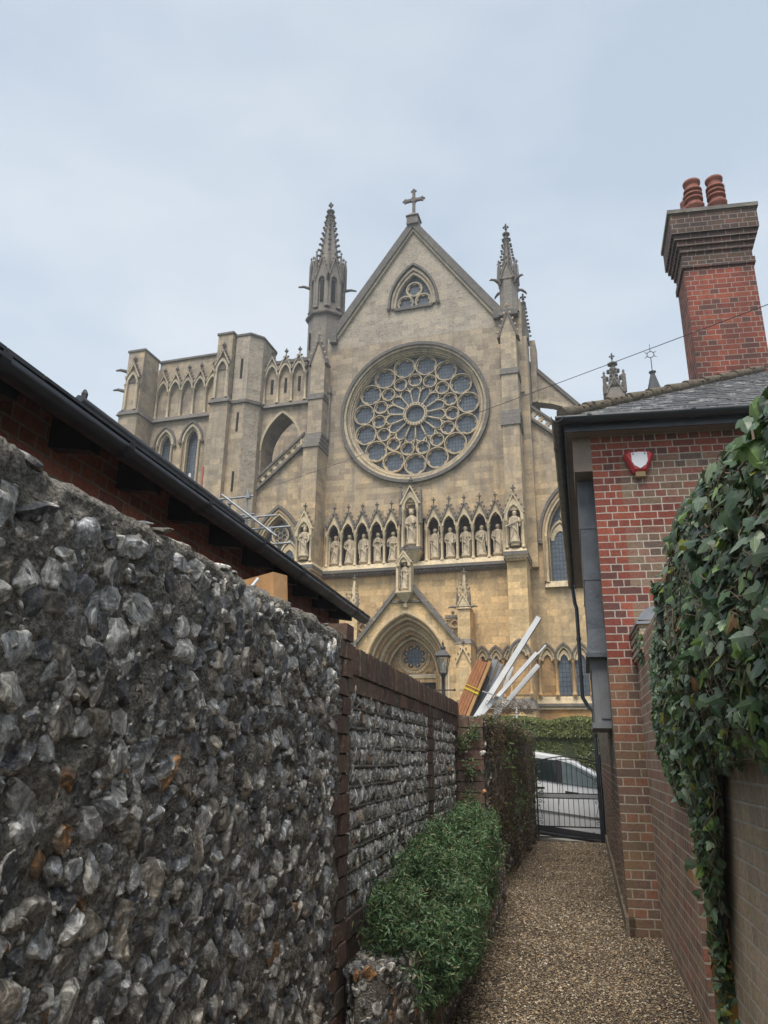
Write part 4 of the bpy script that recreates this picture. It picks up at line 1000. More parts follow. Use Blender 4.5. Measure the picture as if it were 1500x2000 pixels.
LR=['stone statue with a staff, niche of the right row next to the tall central niche','bearded stone statue with a small shield, second niche of the right row','bearded stone statue resting on a sword, middle niche of the right row','bearded stone statue with a book and slanting cloak, fourth niche of the right row','plain robed statue in the rightmost gabled niche of the right row, beside the buttress']
for i in range(5):
    statue(LL[i],xl[i],.05,10.68,1.5,P_[i],10+i); statue(LR[i],xr[i],.05,10.68,1.5,Q_[i],30+i)
statue('crowned stone figure with a child, in the tall central niche above the rows',0.02,-.42,11.3,1.78,dict(l='chest',r='front',item='child',crown=1),50)
statue('bishop statue with a crozier in the small niche at the tip of the portal gable',0,-1.66,8.86,1.25,dict(l='chest',r='chest',item='crozier',mitre=1),51)
statue('stone statue in its own canopied niche on the left main buttress',-5.13,-1.6,10.75,1.5,dict(l='front',r='chest',beard=1),52)
statue('stone statue carrying a slanting beam in the niche on the right main buttress',5.13,-1.6,10.75,1.5,dict(l='out',r='front',item='beam',beard=1),53)
# ================================================================ GROUND
def hill(x,y=30):
    k=max(0,min(1,(y-14)/4)); return -.11*max(-22,min(18,x-.1))*k
b_=MB()
gx=[-900,-300,-100,-40,-22,-14,-8,-4,-2,0,2,4,8,14,20,40,100,300,900]; gy=[-300,-60,-10,2,10,14,16,18,22,30,60,150,500,1500]
V=[(x,y,hill(x,y)-.34) for y in gy for x in gx]
nx=len(gx); F=[(j*nx+i,j*nx+i+1,(j+1)*nx+i+1,(j+1)*nx+i) for j in range(len(gy)-1) for i in range(nx-1)]
b_.add(V,F,0); tag(b_.build('ground',[M['turf']]),kind='structure')
def sheet(name,mat,x0,x1,y0,y1,z,nx=30):
    mb=MB()
    for i in range(nx):
        a=x0+(x1-x0)*i/nx; c=x0+(x1-x0)*(i+1)/nx
        mb.add([(a,y0,z+hill(a)),(c,y0,z+hill(c)),(c,y1,z+hill(c)),(a,y1,z+hill(a)),(a,y0,z+hill(a)-.3),(c,y0,z+hill(c)-.3)],[(0,1,2,3),(0,4,5,1)])
    return tag(mb.build(name,[mat]),kind='structure')
sheet('pavement',M['paving'],-16,16,16.75,17.15,.0)
sheet('road',M['asphalt'],-16,16,17.15,23,-.13)
sheet('verge',M['turf'],-16,16,23,33,-.05)
b_=MB()
gxs=np.linspace(-1.4,1.3,28); gys=np.linspace(-4,16.8,160)
V=[(x,y,.0+.018*mnoise.noise(Vector((x*1.7,y*1.7,3)))-.02*max(0,abs(x-.05)-.5)*-1*0) for y in gys for x in gxs]; nx=len(gxs)
b_.add(V,[(j*nx+i,j*nx+i+1,(j+1)*nx+i+1,(j+1)*nx+i) for j in range(len(gys)-1) for i in range(nx-1)],0)
b_.sm=[True]*len(b_.f)
tag(b_.build('path',[M['gravel']]),kind='structure')
# loose gravel
oc=(np.array([(1,0,0),(0,1,0),(-1,0,0),(0,-1,0),(0,0,.8),(0,0,-.6)],float),np.array([(0,1,4),(1,2,4),(2,3,4),(3,0,4),(1,0,5),(2,1,5),(3,2,5),(0,3,5)]))
n=62000; y=3.2+13.3*rng.random(n)**1.55; x=-1.0+2.0*rng.random(n)
zz=np.array([.018*mnoise.noise(Vector((a*1.7,b*1.7,3))) for a,b in zip(x,y)])
P=np.stack([x,y,zz+.002+.004*rng.random(n)],1)
s=(.0042+.0062*rng.random(n)**2)*(1+.03*(y-4)); S=np.stack([s*rng.uniform(.8,1.6,n),s,s*rng.uniform(.5,.9,n)],1)
pal=np.array([(.38,.28,.17),(.27,.185,.11),(.48,.37,.24),(.17,.12,.08),(.60,.52,.41),(.33,.24,.16),(.25,.22,.18),(.42,.30,.16)])
c=pal[rng.integers(0,8,n)]*rng.uniform(.5,1.05,(n,1)); c=np.concatenate([c,np.ones((n,1))],1)
nr=np.stack([rng.normal(0,.35,n),rng.normal(0,.35,n),np.ones(n)],1)
V,F,C,_=scatter([oc],P,frames(nr,rng.random(n)*6.3),S,c)
tag(np_mesh('gravel',V,F,M['pebble'],col=C),'loose brown flint gravel covering the alley path','gravel',kind='stuff')

n=240; sd_=rng.random(n)<.5; x=np.where(sd_,rng.uniform(-.8,-.45,n),rng.uniform(.35,.74,n)); x[:50]=rng.uniform(-.6,.6,50); y=rng.uniform(4.8,16,n)
P=np.stack([x,y,np.full(n,.022)],1); tmpl=(np.array([(0,-1,0),(.5,-.1,.25),(.3,.6,.1),(0,1,.2),(-.35,.5,.0),(-.5,-.2,.2)],float),np.array([(0,1,5),(1,2,5),(2,4,5),(2,3,4)]))
c=np.array([(.16,.09,.04),(.24,.15,.06),(.10,.065,.035),(.2,.17,.07)])[rng.integers(0,4,n)]; sz=rng.uniform(.012,.026,n)[:,None]*np.array([[.8,1,1]])
V,F,C,_=scatter([tmpl],P,frames(np.stack([rng.normal(0,.3,n),rng.normal(0,.3,n),np.ones(n)],1),rng.random(n)*6.3),sz,np.concatenate([c,np.ones((n,1))],1))
tag(np_mesh('fallen_leaves',V,F,M['pebble'],col=C),'scattered dead brown leaves along the path edges','leaf litter',kind='stuff')

# ================================================================ FLINT WALLS
def ico(sub):
    import bmesh
    bm=bmesh.new(); bmesh.ops.create_icosphere(bm,subdivisions=sub,radius=1); 
    v=np.array([p.co[:] for p in bm.verts]); f=np.array([[q.index for q in p.verts] for p in bm.faces]); bm.free(); return v,f
def flint_shape(sub,seed,cuts=7):
    """nodule with struck faces; returns verts, faces and a per-vertex cortex weight (0 on the struck dark faces)"""
    r=np.random.default_rng(seed); v,f=ico(sub); v=v.copy(); cut=np.zeros(len(v)); ax=np.array([1+.3*math.sin(seed*2.1),1-.22*math.sin(seed*1.3),1])
    for i,p in enumerate(v):
        q=Vector(p*1.3)+Vector((seed*3.1,0,0)); p*=(1+.26*mnoise.noise(q)+.10*mnoise.noise(q*3)+.04*mnoise.noise(q*8))*ax
    for k in range(cuts):
        d=r.normal(size=3); d[2]=abs(d[2])*1.2; 
        if k<2: d=np.array([r.normal(0,.35),r.normal(0,.35),1.])
        d/=np.linalg.norm(d); off=r.uniform(.38,.62) if k<2 else r.uniform(.62,.9)
        t=v@d-off; c=.12*(1-np.clip((np.linalg.norm(v-d*(v@d)[:,None],axis=1)/.8)**2,0,1))   # slightly hollow, shell-like
        v-=(np.maximum(t,0)*.95+np.where(t>0,c*r.uniform(-.5,1),0))[:,None]*d; cut=np.maximum(cut,(t>.02).astype(float))
    return v,f,1-cut
FL3=[flint_shape(4,i,9) for i in range(12)]; FL2=[flint_shape(3,i+20,7) for i in range(12)]; FL1=[flint_shape(2,i+40,5) for i in range(8)]
fpal=np.array([(.10,.10,.106),(.19,.19,.195),(.05,.05,.054),(.30,.295,.29),(.14,.122,.10),(.40,.38,.35),(.23,.195,.155),(.075,.075,.08)])
def flint_cols(n,white=.12,brown=.03,br=1.):
    c=fpal[rng.integers(0,8,n)]*rng.uniform(.7,1.3,(n,1))*br; u=rng.random(n); al=np.where(rng.random(n)<.55,1.,.25)
    c[u<white]=np.array([.42,.40,.37])*rng.uniform(.7,1.3,((u<white).sum(),1))
    c[u>1-brown]=np.array([.30,.15,.06])*rng.uniform(.4,1.2,((u>1-brown).sum(),1))
    return np.concatenate([c,al[:,None]],1)
def rough_face(name,parent,mat,xf,y0,y1,z0,z1,ny,nz,amp,back,seed=0,slant=lambda y:0,cap=True):
    """wall face looking towards +x: displaced grid that rounds over the top"""
    prof=[(0,z) for z in np.linspace(z0,z1-.04,nz)]+[(-.012,z1-.015),(-.04,z1),(-.09,z1+.012)]+[(-.09-(back-.09)*k/6,z1+.015*math.cos(k)) for k in range(1,7)]
    ys=np.linspace(y0,y1,ny); V=np.empty((len(prof)*ny,3)); i=0
    for (dx,z) in prof:
        for y in ys:
            q=Vector((y*6,z*6,seed+dx*4)); d=amp*(mnoise.noise(q)+.5*mnoise.noise(q*2.7)+.3*mnoise.noise(q*7)); X=xf+slant(y)
            up_=z>z1-.03
            V[i]=(X+dx+(0 if up_ and dx<-.05 else d),y,z+(d*.5 if up_ else 0)); i+=1
    m=len(prof); F=np.array([(a*ny+b,a*ny+b+1,(a+1)*ny+b+1,(a+1)*ny+b) for a in range(m-1) for b in range(ny-1)])
    return np_mesh(name,V,F,mat,parent,smooth=True)
def ellips(a,b,c): return np.stack([a,b,c],1)
def face_frames(n,tilt=.25,vert=True):
    nr=np.stack([np.ones(n),rng.normal(0,tilt,n),rng.normal(0,tilt,n)],1); ang=rng.normal(0,.35,n) if vert else rng.random(n)*6.3
    return frames(nr,ang+PI/2*0)
X1=-1.2; H1=2.29
w1=thing('flint_wall','tall rough flint wall of big dark knapped flints in grey mortar, nearest on the left','wall',(0,0,0))
rough_face('mortar',w1,M['mortar'],X1-.008,.3,4.24,-.1,H1,760,420,.026,.36)
b_=MB(); b_.box(X1-.4,X1-.03,.3,4.4,-.3,H1-.05); b_.build('wall_core',[M['mortar']],w1)
def course_flints(y0,y1,z0,z1,dy,dz,jit=.35,skip=.1):
    P=[]; k=0; z=z0
    while z<z1:
        y=y0+(k%2)*dy*.5
        while y<y1:
            if rnd.random()>skip: P.append((y+rnd.uniform(-jit,jit)*dy,z+rnd.uniform(-jit,jit)*dz+.014*math.sin(y*3)))
            y+=dy*rnd.uniform(.8,1.25)
        z+=dz; k+=1
    return np.array(P)
def put_flints(name,parent,yz,xf,sy,sz,sx,temps,cols,tilt=.25,emb=.25,vert=True,slant=None,sharp=.6):
    n=len(yz); a=rng.uniform(.75,1.22,n)
    S=ellips(sy*a*rng.uniform(.75,1.25,n),sz*a*rng.uniform(.8,1.3,n),sx*rng.uniform(.6,1.3,n))
    X=np.full(n,xf)-S[:,2]*emb+(slant(yz[:,0]) if slant else 0)
    P=np.stack([X,yz[:,0],yz[:,1]],1); Rm=face_frames(n,tilt,vert)
    V,F,C,_=scatter(temps,P,Rm,S,cols); return np_mesh(name,V,F,M['flint'],parent,col=C,smooth=True,sharp=sharp)
yz=course_flints(.45,4.12,.02,H1-.045,.080,.083,.30,.02); far=yz[:,0]>2.6
for nm,sel,tp in(('flints',~far,FL3),('flints',far,FL2)):
    q=yz[sel]; put_flints(nm,w1,q,X1,.050,.047,.043,tp,flint_cols(len(q),.10,.008,1.15),.28,.38,vert=False)
small=np.stack([rng.uniform(.45,4.15,3200),rng.uniform(0,H1-.06,3200)],1)
put_flints('flint_chips',w1,small,X1,.011,.009,.012,FL2,flint_cols(3200,.2,.03),.6,.45,vert=False)
# top of the wall: capping flints
n=60; tp=np.stack([X1-.03-.3*rng.random(n),rng.uniform(.5,4.2,n),np.full(n,H1-.002)],1)
S=ellips(rng.uniform(.03,.055,n),rng.uniform(.03,.055,n),rng.uniform(.01,.018,n)); nr=np.stack([rng.normal(.1,.2,n),rng.normal(0,.3,n),np.ones(n)],1)
V,F,C,_=scatter(FL2,tp,frames(nr,rng.random(n)*6.3),S,flint_cols(n,.3,.03)); np_mesh('capping_flints',V,F,M['flint'],w1,col=C,smooth=True,sharp=.6)
# brick quoin at its far end: toothed blocks
def rough_bricks(name,parent,mat,cells,dep=.02,seed=1):
    """cells (axis,x,y0,y1,z0,z1): separate slightly uneven blocks; axis 'x' faces +x, 'y' faces -y"""
    r=random.Random(seed); mb=MB()
    for ax,p,a0,a1,z0,z1 in cells:
        d=r.uniform(-.006,.008); g=.006; j=[r.uniform(-.003,.003) for _ in range(4)]
        if ax=='x': mb.frus(p-.12,p+d-.004,a0+g-.002,a1-g+.002,z0+g,p-.12,p+d-.004,a0+g+j[0],a1-g+j[1],z1-g); 
        else: mb.box(a0+g+j[0],a1-g+j[1],p-d,p+.12,z0+g+j[2],z1-g+j[3])
    return mb.build(name,[mat],parent)
M['singlebrick']=None
t=NT('old handmade bricks'); ri=t.geo.outputs['Random Per Island']; fn=t.noise(30,6,.7); sp=t.noise(6,5,.6)
col=t.ramp(ri,[(0,(.12,.07,.055)),(.2,(.17,.085,.065)),(.4,(.10,.07,.06)),(.6,(.22,.13,.085)),(.8,(.14,.115,.085)),(1,(.22,.10,.07))])
col=t.mix(.8,col,t.mix(1,col,t.ramp(fn,[(.3,.45),(.55,1.),(.8,1.7)]),'MULTIPLY')); col=t.mix(t.math('MULTIPLY',t.ramp(sp,[(.5,0.),(.65,1.)]),.5),col,(.09,.08,.045))
col=t.mix(t.math('MULTIPLY',t.ramp(t.noise(18,6,.8,loc=(1,5,2)),[(.56,0.),(.64,1.)]),.55),col,(.36,.34,.29))
M['singlebrick']=t.fin(col,.9,fn,.01,.9)
cells=[]; z=0; k=0
while z<H1-.03:
    wd=.17 if k%2 else .3
    if k%2: cells+=[('x',X1+.005,4.43-wd,4.43,z,z+.107)]
    else: cells+=[('x',X1+.005,4.43-wd,4.43-.15,z,z+.107),('x',X1+.005,4.43-.15,4.43,z,z+.107)]
    cells+=[('y',4.43,X1-.1,X1,z,z+.107)]; z+=.107; k+=1
rough_bricks('brick_quoin',w1,M['singlebrick'],[(a,p,q0,q1,z0,z1) for a,p,q0,q1,z0,z1 in cells if a=='x'])
b_=MB(); b_.box(X1-.4,X1-.02,4.1,4.43,-.2,H1-.01); b_.build('quoin_bed',[M['mortar']],w1)

# second wall: coursed panels between brick piers, brick-on-edge coping
X2=-1.27; H2=2.10; YA,YB=4.44,9.9
w2=thing('flint_wall','flint wall in neat pale courses between brick piers, behind the green shrub','wall',(0,0,0))
b_=MB(); b_.box(X2-.35,X2-.02,YA,YB,-.3,H2); b_.build('wall_core',[M['mortar']],w2)
rough_face('mortar',w2,M['mortar'],X2-.015,YA,YB,.0,H2,420,200,.008,.1,5)
rows=[]; dz=.118; z=.76
cols_=[]
while z<H2-.16:
    for ya,yb in((YA+.05,7.6),(7.92,YB-.25)):
        y=ya+.03
        while y<yb-.02:
            rows.append((y,z+rnd.uniform(-.008,.008))); y+=rnd.uniform(.036,.062)
    z+=dz
rows=np.array(rows); n=len(rows)
put_flints('coursed_flints',w2,rows,X2+.002,.026,.056,.034,FL2,flint_cols(n,.78,.03,1.9),.2,.38,vert=True)
b_=MB()
z=.76+dz/2
while z<H2-.1:   # proud mortar ledges between courses
    for ya,yb in((YA+.02,7.6),(7.92,YB-.25)):
        pts=[(X2-.006+.008*mnoise.noise(Vector((y*5,z*3,1))),y,z+.008*mnoise.noise(Vector((y*4,z*9,7)))) for y in np.linspace(ya,yb,40)]
        b_.tube(pts,.0125,6,cap=False)
    z+=dz
b_.build('mortar_ledges',[M['mortar']],w2)
cells=[]; k=0; z=.0
while z<H2-.02:
    o=.0 if k%2 else .05
    cells+=[('x',X2+.012,7.6-o,7.92+o,z,z+.118),('x',X2+.012,YB-.27-o,YB,z,z+.118)]
    if k%2: cells[-2:]=[('x',X2+.012,7.6,7.76,z,z+.118),('x',X2+.012,7.76,7.92,z,z+.118),('x',X2+.012,YB-.27,YB,z,z+.118)]
    z+=.118; k+=1
for zz_ in(.46,.58):
    y=YA
    while y<YB-.3: cells.append(('x',X2+.02,y,y+.3,zz_,zz_+.118)); y+=.3
rough_bricks('brick_piers',w2,M['singlebrick'],cells,seed=4)
cells=[]; y=YA
while y<YB-.05: cells.append(('x',X2+.014,y,min(YB,y+.29),H2-.13,H2-.02)); y+=.29
rough_bricks('lacing_course',w2,M['singlebrick'],cells,seed=5)
b_=MB(); y=YA-.02; r_=random.Random(3)
while y<YB:
    d=.078; j=r_.uniform(-.006,.006)
    b_.frus(X2-.36,X2+.02+j,y+.004,y+d-.004,H2-.01,X2-.35,X2+.015+j,y+.006,y+d-.006,H2+.165+r_.uniform(-.006,.006)); y+=d
b_.build('coping_bricks',[M['singlebrick']],w2)
b_=MB(); b_.box(X2-.33,X2+.005,YA,YB,H2-.02,H2+.15); b_.build('coping_mortar',[M['mortar']],w2)

# third wall: overgrown, runs on to the gate
YC,YD=9.9,16.75
X3=lambda y:-.93+.34*(np.asarray(y)-YC)/(YD-YC)
w3=thing('overgrown_wall','rough flint garden wall shrouded in brown creeper, running up to the iron gate','wall',(0,0,0))
b_=MB()
b_.add([(-1.35,YC+.02,-.3),(-.95,YC+.02,-.3),(-.62,YD,-.4),(-1.0,YD,-.4),(-1.35,YC+.02,2.12),(-.95,YC+.02,2.08),(-.62,YD,2.0),(-1.0,YD,2.0)],[(3,2,1,0),(4,5,6,7),(0,1,5,4),(1,2,6,5),(2,3,7,6),(3,0,4,7)])
b_.build('wall_core',[M['mortar']],w3)
cells=[]; z=0; k=0
while z<2.05:
    if k%2: cells+=[('y',YC,-1.28,-1.12,z,z+.13),('y',YC,-1.12,-.93,z,z+.13)]
    else: cells+=[('y',YC,-1.28,-.93,z,z+.13)]
    z+=.13; k+=1
rough_bricks('brick_end',w3,M['singlebrick'],cells,seed=8)
rough_face('rubble_face',w3,M['mortar'],-.93,YC,YD,-.2,2.05,260,90,.035,.35,9,slant=lambda y:.34*(y-YC)/(YD-YC))
yz=course_flints(YC+.05,YD-.05,.1,2.0,.12,.11,.4,.25)
put_flints('flints',w3,yz,-.93,.055,.05,.05,FL2,flint_cols(len(yz),.08,.14,.9),.35,.2,vert=False,slant=lambda y:.34*(y-YC)/(YD-YC))
def leaf_quads():
    # pointed oval, folded a little: 6 verts, 4 tris
    v=np.array([(0,-1,0),(.5,-.2,.12),(.38,.5,.1),(0,1,0),(-.38,.5,.1),(-.5,-.2,.12)],float)
    return v,np.array([(0,1,5),(1,2,5),(2,4,5),(2,3,4)])
LQ=leaf_quads()
def foliage(name,parent,P,nr,size,pal,mat=None,jn=.6,asp=(.5,.9),label=None):
    n=len(P); nr=nr+rng.normal(0,jn,(n,3)); S=np.stack([size*rng.uniform(*asp,n),size*rng.uniform(.8,1.2,n),size],1)
    pal=np.array(pal); c=pal[rng.integers(0,len(pal),n)]*rng.uniform(.6,1.35,(n,1)); c=np.concatenate([c,np.ones((n,1))],1)
    V,F,C,_=scatter([LQ],P,frames(nr,rng.random(n)*6.3),S,c); return np_mesh(name,V,F,mat or M['leaf'],parent,col=C)
BROWN=[(.15,.10,.06),(.10,.075,.05),(.20,.14,.08),(.07,.06,.04),(.09,.09,.045),(.27,.19,.11)]
GRN=[(.06,.11,.035),(.045,.085,.03),(.09,.15,.05),(.14,.17,.06)]
def noisy(P,sc,thr,seed=0): return np.array([mnoise.noise(Vector((p[0]*sc,p[1]*sc,p[2]*sc+seed)))>thr for p in P])
n=26000; y=rng.uniform(YC+.1,YD,n); z=rng.uniform(-.02,2.08,n); P=np.stack([X3(y)+.02+.09*rng.random(n),y,z],1)
P=P[noisy(P,2.6,.1)|(P[:,2]>1.8)]; foliage('dead_creeper',w3,P,np.tile([1.,-.3,.2],(len(P),1)),.024*rng.uniform(.6,1.4,len(P)),BROWN,asp=(.3,.8))
n=9000; y=rng.uniform(YC-.02,YD,n); x=rng.uniform(-.36,.16,n); z=2.03+rng.random(n)*.13*(1-np.abs(x)/.4)+.05*np.sin(y*3)
P=np.stack([X3(y)+x,y,z],1); P=P[noisy(P,2.,-.15,4)]; foliage('wall_top_growth',w3,P,np.tile([.4,-.3,1.],(len(P),1)),.026*rng.uniform(.6,1.4,len(P)),BROWN+BROWN+GRN,asp=(.3,.8))
n=1900; y=rng.uniform(YC+.9,YD,n); z=rng.uniform(.5,2.15,n); P=np.stack([X3(y)+.05+.18*rng.random(n),y,z],1); P=P[noisy(P,1.6,.12,9)]
foliage('green_ivy_patches',w3,P,np.tile([1.,-.3,.3],(len(P),1)),.035*rng.uniform(.6,1.4,len(P)),GRN)
P=[]
for cy,cz,cx in((9.86,1.75,-1.2),(9.86,1.45,-1.1),(9.86,1.0,-1.2),(9.86,.75,-1.15),(9.86,1.9,-1.05)):
    k=110; P.append(np.stack([rng.normal(cx,.06,k),cy-.05*rng.random(k),rng.normal(cz,.07,k)],1))
P=np.concatenate(P); foliage('fern_tufts',w3,P,np.tile([.2,-1.,.3],(len(P),1)),.022*rng.uniform(.6,1.4,len(P)),GRN)
b_=MB()
for k in range(150):   # bare creeper stems
    y=rnd.uniform(YC+.1,YD-.1); z=rnd.uniform(1.2,2.1); pts=[]
    for q in range(6): pts.append((float(X3(y))+.06+.04*rnd.random(),y,z)); y+=rnd.uniform(-.06,.06); z-=rnd.uniform(.05,.2)
    b_.tube(pts,.004,4,cap=False)
b_.build('creeper_stems',[M['stem']],w3)

# low planter wall with its shrub
pw=thing('planter_wall','low crumbling flint planter wall edging the path below the shrub','wall',(0,0,0))
PL=[(-1.2,4.5),(-1.1,4.28),(-1.0,4.32),(-.90,4.62),(-.80,5.1),(-.76,6.0),(-.72,8.0),(-.72,9.9),(-1.0,9.9),(-1.0,6),(-1.15,4.75)]
b_=MB()
nn=len(PL); V=[(x,y,-.1) for x,y in PL]+[(x,y,.50+.03*math.sin(y*5)) for x,y in PL]
b_.add(V,[tuple(range(nn,2*nn))]+[(i,(i+1)%nn,nn+(i+1)%nn,nn+i) for i in range(nn)]); b_.build('wall_core',[M['mortar']],pw)
fl=[];nr=[]
edge=PL[:8]
for i in range(7):
    (xa,ya),(xb,yb)=edge[i],edge[i+1]; L_=math.hypot(xb-xa,yb-ya); nv=(( yb-ya)/L_,-(xb-xa)/L_)
    for _ in range(int(L_*190)):
        f=rnd.random(); fl.append((xa+(xb-xa)*f,ya+(yb-ya)*f,rnd.uniform(0,.53))); nr.append((nv[0],nv[1],rnd.uniform(-.2,.4)))
for _ in range(80): fl.append((rnd.uniform(-1.18,-.95),rnd.uniform(4.34,4.95),.505+rnd.uniform(-.02,.02))); nr.append((0,-.2,1))
fl=np.array(fl); nr=np.array(nr); n=len(fl); S=ellips(rng.uniform(.02,.045,n),rng.uniform(.02,.045,n),rng.uniform(.012,.03,n))
V,F,C,_=scatter(FL2,fl,frames(nr,rng.random(n)*6.3),S,flint_cols(n,.05,.08,.6)); np_mesh('flints',V,F,M['flint'],pw,col=C,smooth=True,sharp=.6)
b_=MB(); b_.box(-1.26,-.98,4.5,9.9,.0,.47); b_.build('soil_bed',[M['soil']],pw)
sh=thing('shrub','dense green small-leaved shrub filling the planter at the foot of the coursed flint wall','shrub',(-1.0,6.6,.45))
P=[];NR=[]
blobs=[(-1.0,5.0,.66,.25,.38,.27),(-.92,5.6,.72,.34,.5,.36),(-.93,6.3,.82,.30,.5,.30),(-.92,7.0,.86,.29,.5,.34),(-.9,7.8,.86,.27,.5,.33),(-.92,8.6,.84,.26,.5,.3),(-.95,9.2,.80,.24,.45,.3),(-.82,5.25,.5,.17,.35,.2),(-.78,6.2,.52,.17,.5,.22),(-1.1,9.65,1.05,.12,.12,.3)]
blobs=[(a,b,c-.14,d,e,f) for a,b,c,d,e,f in blobs]+[(-.84,5.0,.36,.13,.3,.2),(-.80,5.6,.36,.12,.3,.16),(-.78,6.8,.44,.12,.5,.18),(-.76,7.8,.46,.1,.5,.2)]
r_=random.Random(5)
for _ in range(75):
    a,b,c,d,e,f=r_.choice(blobs[:8]); t1=r_.uniform(0,6.28); t2=r_.uniform(-.1,1.3); s0=r_.uniform(.05,.11)
    blobs.append((a+d*math.cos(t1)*math.cos(t2),b+e*math.sin(t1)*math.cos(t2),c+f*math.sin(t2)*1.0+.02,s0,s0*1.2,s0*1.3))
for cx,cy,cz,rx,ry,rz_ in blobs:
    k=int(max(140,19000*(rx*ry+ry*rz_+rx*rz_)/3/.12*.35)); d=rng.normal(size=(k,3)); d/=np.linalg.norm(d,axis=1,keepdims=True)
    lump=np.array([1+.52*mnoise.noise(Vector((a[0]*2.2+cx,a[1]*2.2+cy*2,a[2]*2.2)))+.24*mnoise.noise(Vector((a[0]*5,a[1]*5+cy,a[2]*5))) for a in d])
    rr_=(lump*rng.uniform(.72,1.08,k))[:,None]; P.append(d*rr_*[rx,ry,rz_]+[cx,cy,cz]); NR.append(d+[0,0,.5])
P=np.concatenate(P); NR=np.concatenate(NR); k=P[:,0]>X2+.03; P=P[k]-[-1.0,6.6,.45]; NR=NR[k]
foliage('leaves',sh,P,NR,.0175*rng.uniform(.6,1.45,len(P)),[(.05,.11,.042),(.075,.15,.058),(.10,.185,.075),(.03,.07,.028),(.14,.22,.10),(.19,.18,.09),(.06,.12,.05)],jn=.8,asp=(.28,.5))
b_=MB()
for k in range(160):
    y=rnd.uniform(4.9,9.3); a=rnd.uniform(-1,1); b_.tube([(-1.05+1.0,y-6.6,0),(-1.0+1.0+a*.1,y-6.6+rnd.uniform(-.1,.1),.2),(-.95+1.0+a*.22,y-6.6+rnd.uniform(-.2,.2),.42)],[.008,.006,.003],4,cap=False)
b_.xf(lambda x,y,z:(x-.03,y,z*.62)); b_.build('stems',[M['stem']],sh)

# offcuts on the near wall
b_=MB(); b_.frus(-.11,.11,-.05,.05,0,-.115,.105,-.05,.05,.17,0); o=b_.build('timber_block',[M['rawwood']]); o.location=(-1.42,3.52,H1+.005); o.rotation_euler=(0,R(-4),R(-24)); tag(o,'short offcut of raw orange timber standing on the near flint wall','timber offcut')
b_=MB(); b_.tube([(0,0,0),(.0,.02,.05),(.03,.04,.1)],.008,6); b_.box(-.02,.07,-.02,.02,-.005,.008); o=b_.build('white_bracket',[M['white']]); o.location=(-1.41,3.27,H1+.02); tag(o,'small white plastic bracket lying on the flint wall beside the timber offcut','bracket')
# ================================================================ LEFT OUTBUILDING (behind the flint wall)
lb=thing('outbuilding','low brick outbuilding with black gutter and slate roof behind the near flint wall','building',(-3.6,4.5,0))
def L_(x): return x+3.6
def LY(y): return y-4.5
b_=MB(); b_.box(L_(-5.3),L_(-2.45),LY(-1),LY(8.4),-.4,3.32); b_.build('wall',[M['flatbrick']],lb)
b_=MB()
b_.prism([(L_(-2.14),3.145),(L_(-3.9),4.02),(L_(-5.5),3.2),(L_(-5.5),3.14),(L_(-3.9),3.96),(L_(-2.14),3.085)],LY(-1.1),LY(8.48),0)
b_.build('roof',[M['slate_dark']],lb)
b_=MB()
y=-1.1
while y<8.45: # uneven slate edges
    b_.box(L_(-2.2),L_(-2.095),LY(y),LY(y+.235),3.14+rnd.uniform(-.003,.003),3.158); y+=.24
b_.build('slate_edge',[M['slate_dark']],lb)
y=-.7
while y<8.4:
    r_=MB(); r_.add([(L_(-2.46),LY(y),3.07),(L_(-2.2),LY(y),3.03),(L_(-2.2),LY(y),3.09),(L_(-2.46),LY(y),3.24),(L_(-2.46),LY(y+.075),3.07),(L_(-2.2),LY(y+.075),3.03),(L_(-2.2),LY(y+.075),3.09),(L_(-2.46),LY(y+.075),3.24)],[(0,1,2,3),(7,6,5,4),(0,4,5,1),(1,5,6,2),(2,6,7,3)])
    r_.build('rafter_foot',[M['black']],lb); y+=.62
b_=MB(); pts=8
V=[];F=[]
for k,(ya) in enumerate((-1.1,8.3)):
    for i in range(9): a=PI+PI*i/8; V.append((L_(-2.12)+.062*math.cos(a),LY(ya),3.10+.062*math.sin(a)))
    for i in range(9): a=2*PI-PI*i/8; V.append((L_(-2.12)+.056*math.cos(a),LY(ya),3.10+.056*math.sin(a)))
b_.add(V,[(i,i+1,18+i+1,18+i) for i in range(17)]+[(17,0,18,35)],0,True); b_.add(V[18:],[tuple(range(18))])
b_.build('gutter',[M['black']],lb)
y=-.6
while y<8.2:
    c_=MB(); V=[];n=10
    for yy in(0,.055):
        for i in range(n): a=PI-.1+(PI+.2)*i/(n-1); V.append((L_(-2.12)+.07*math.cos(a),LY(y+yy),3.10+.07*math.sin(a)))
    c_.add(V,[(i,i+1,n+i+1,n+i) for i in range(n-1)]); c_.build('gutter_clip',[M['black']],lb); y+=.93
b_=MB()
b_.prism([(L_(-3.05),3.55),(L_(-3.8),4.42),(L_(-4.6),3.6)],LY(4.98),LY(8.45),0); b_.tube([(L_(-3.8),LY(4.96),4.43),(L_(-3.8),LY(8.46),4.43)],.045,6,0)
b_.lump(L_(-3.8),LY(5.03),4.5,.03,.03,.06,0)
b_.build('upper_roof',[M['slate_dark']],lb)

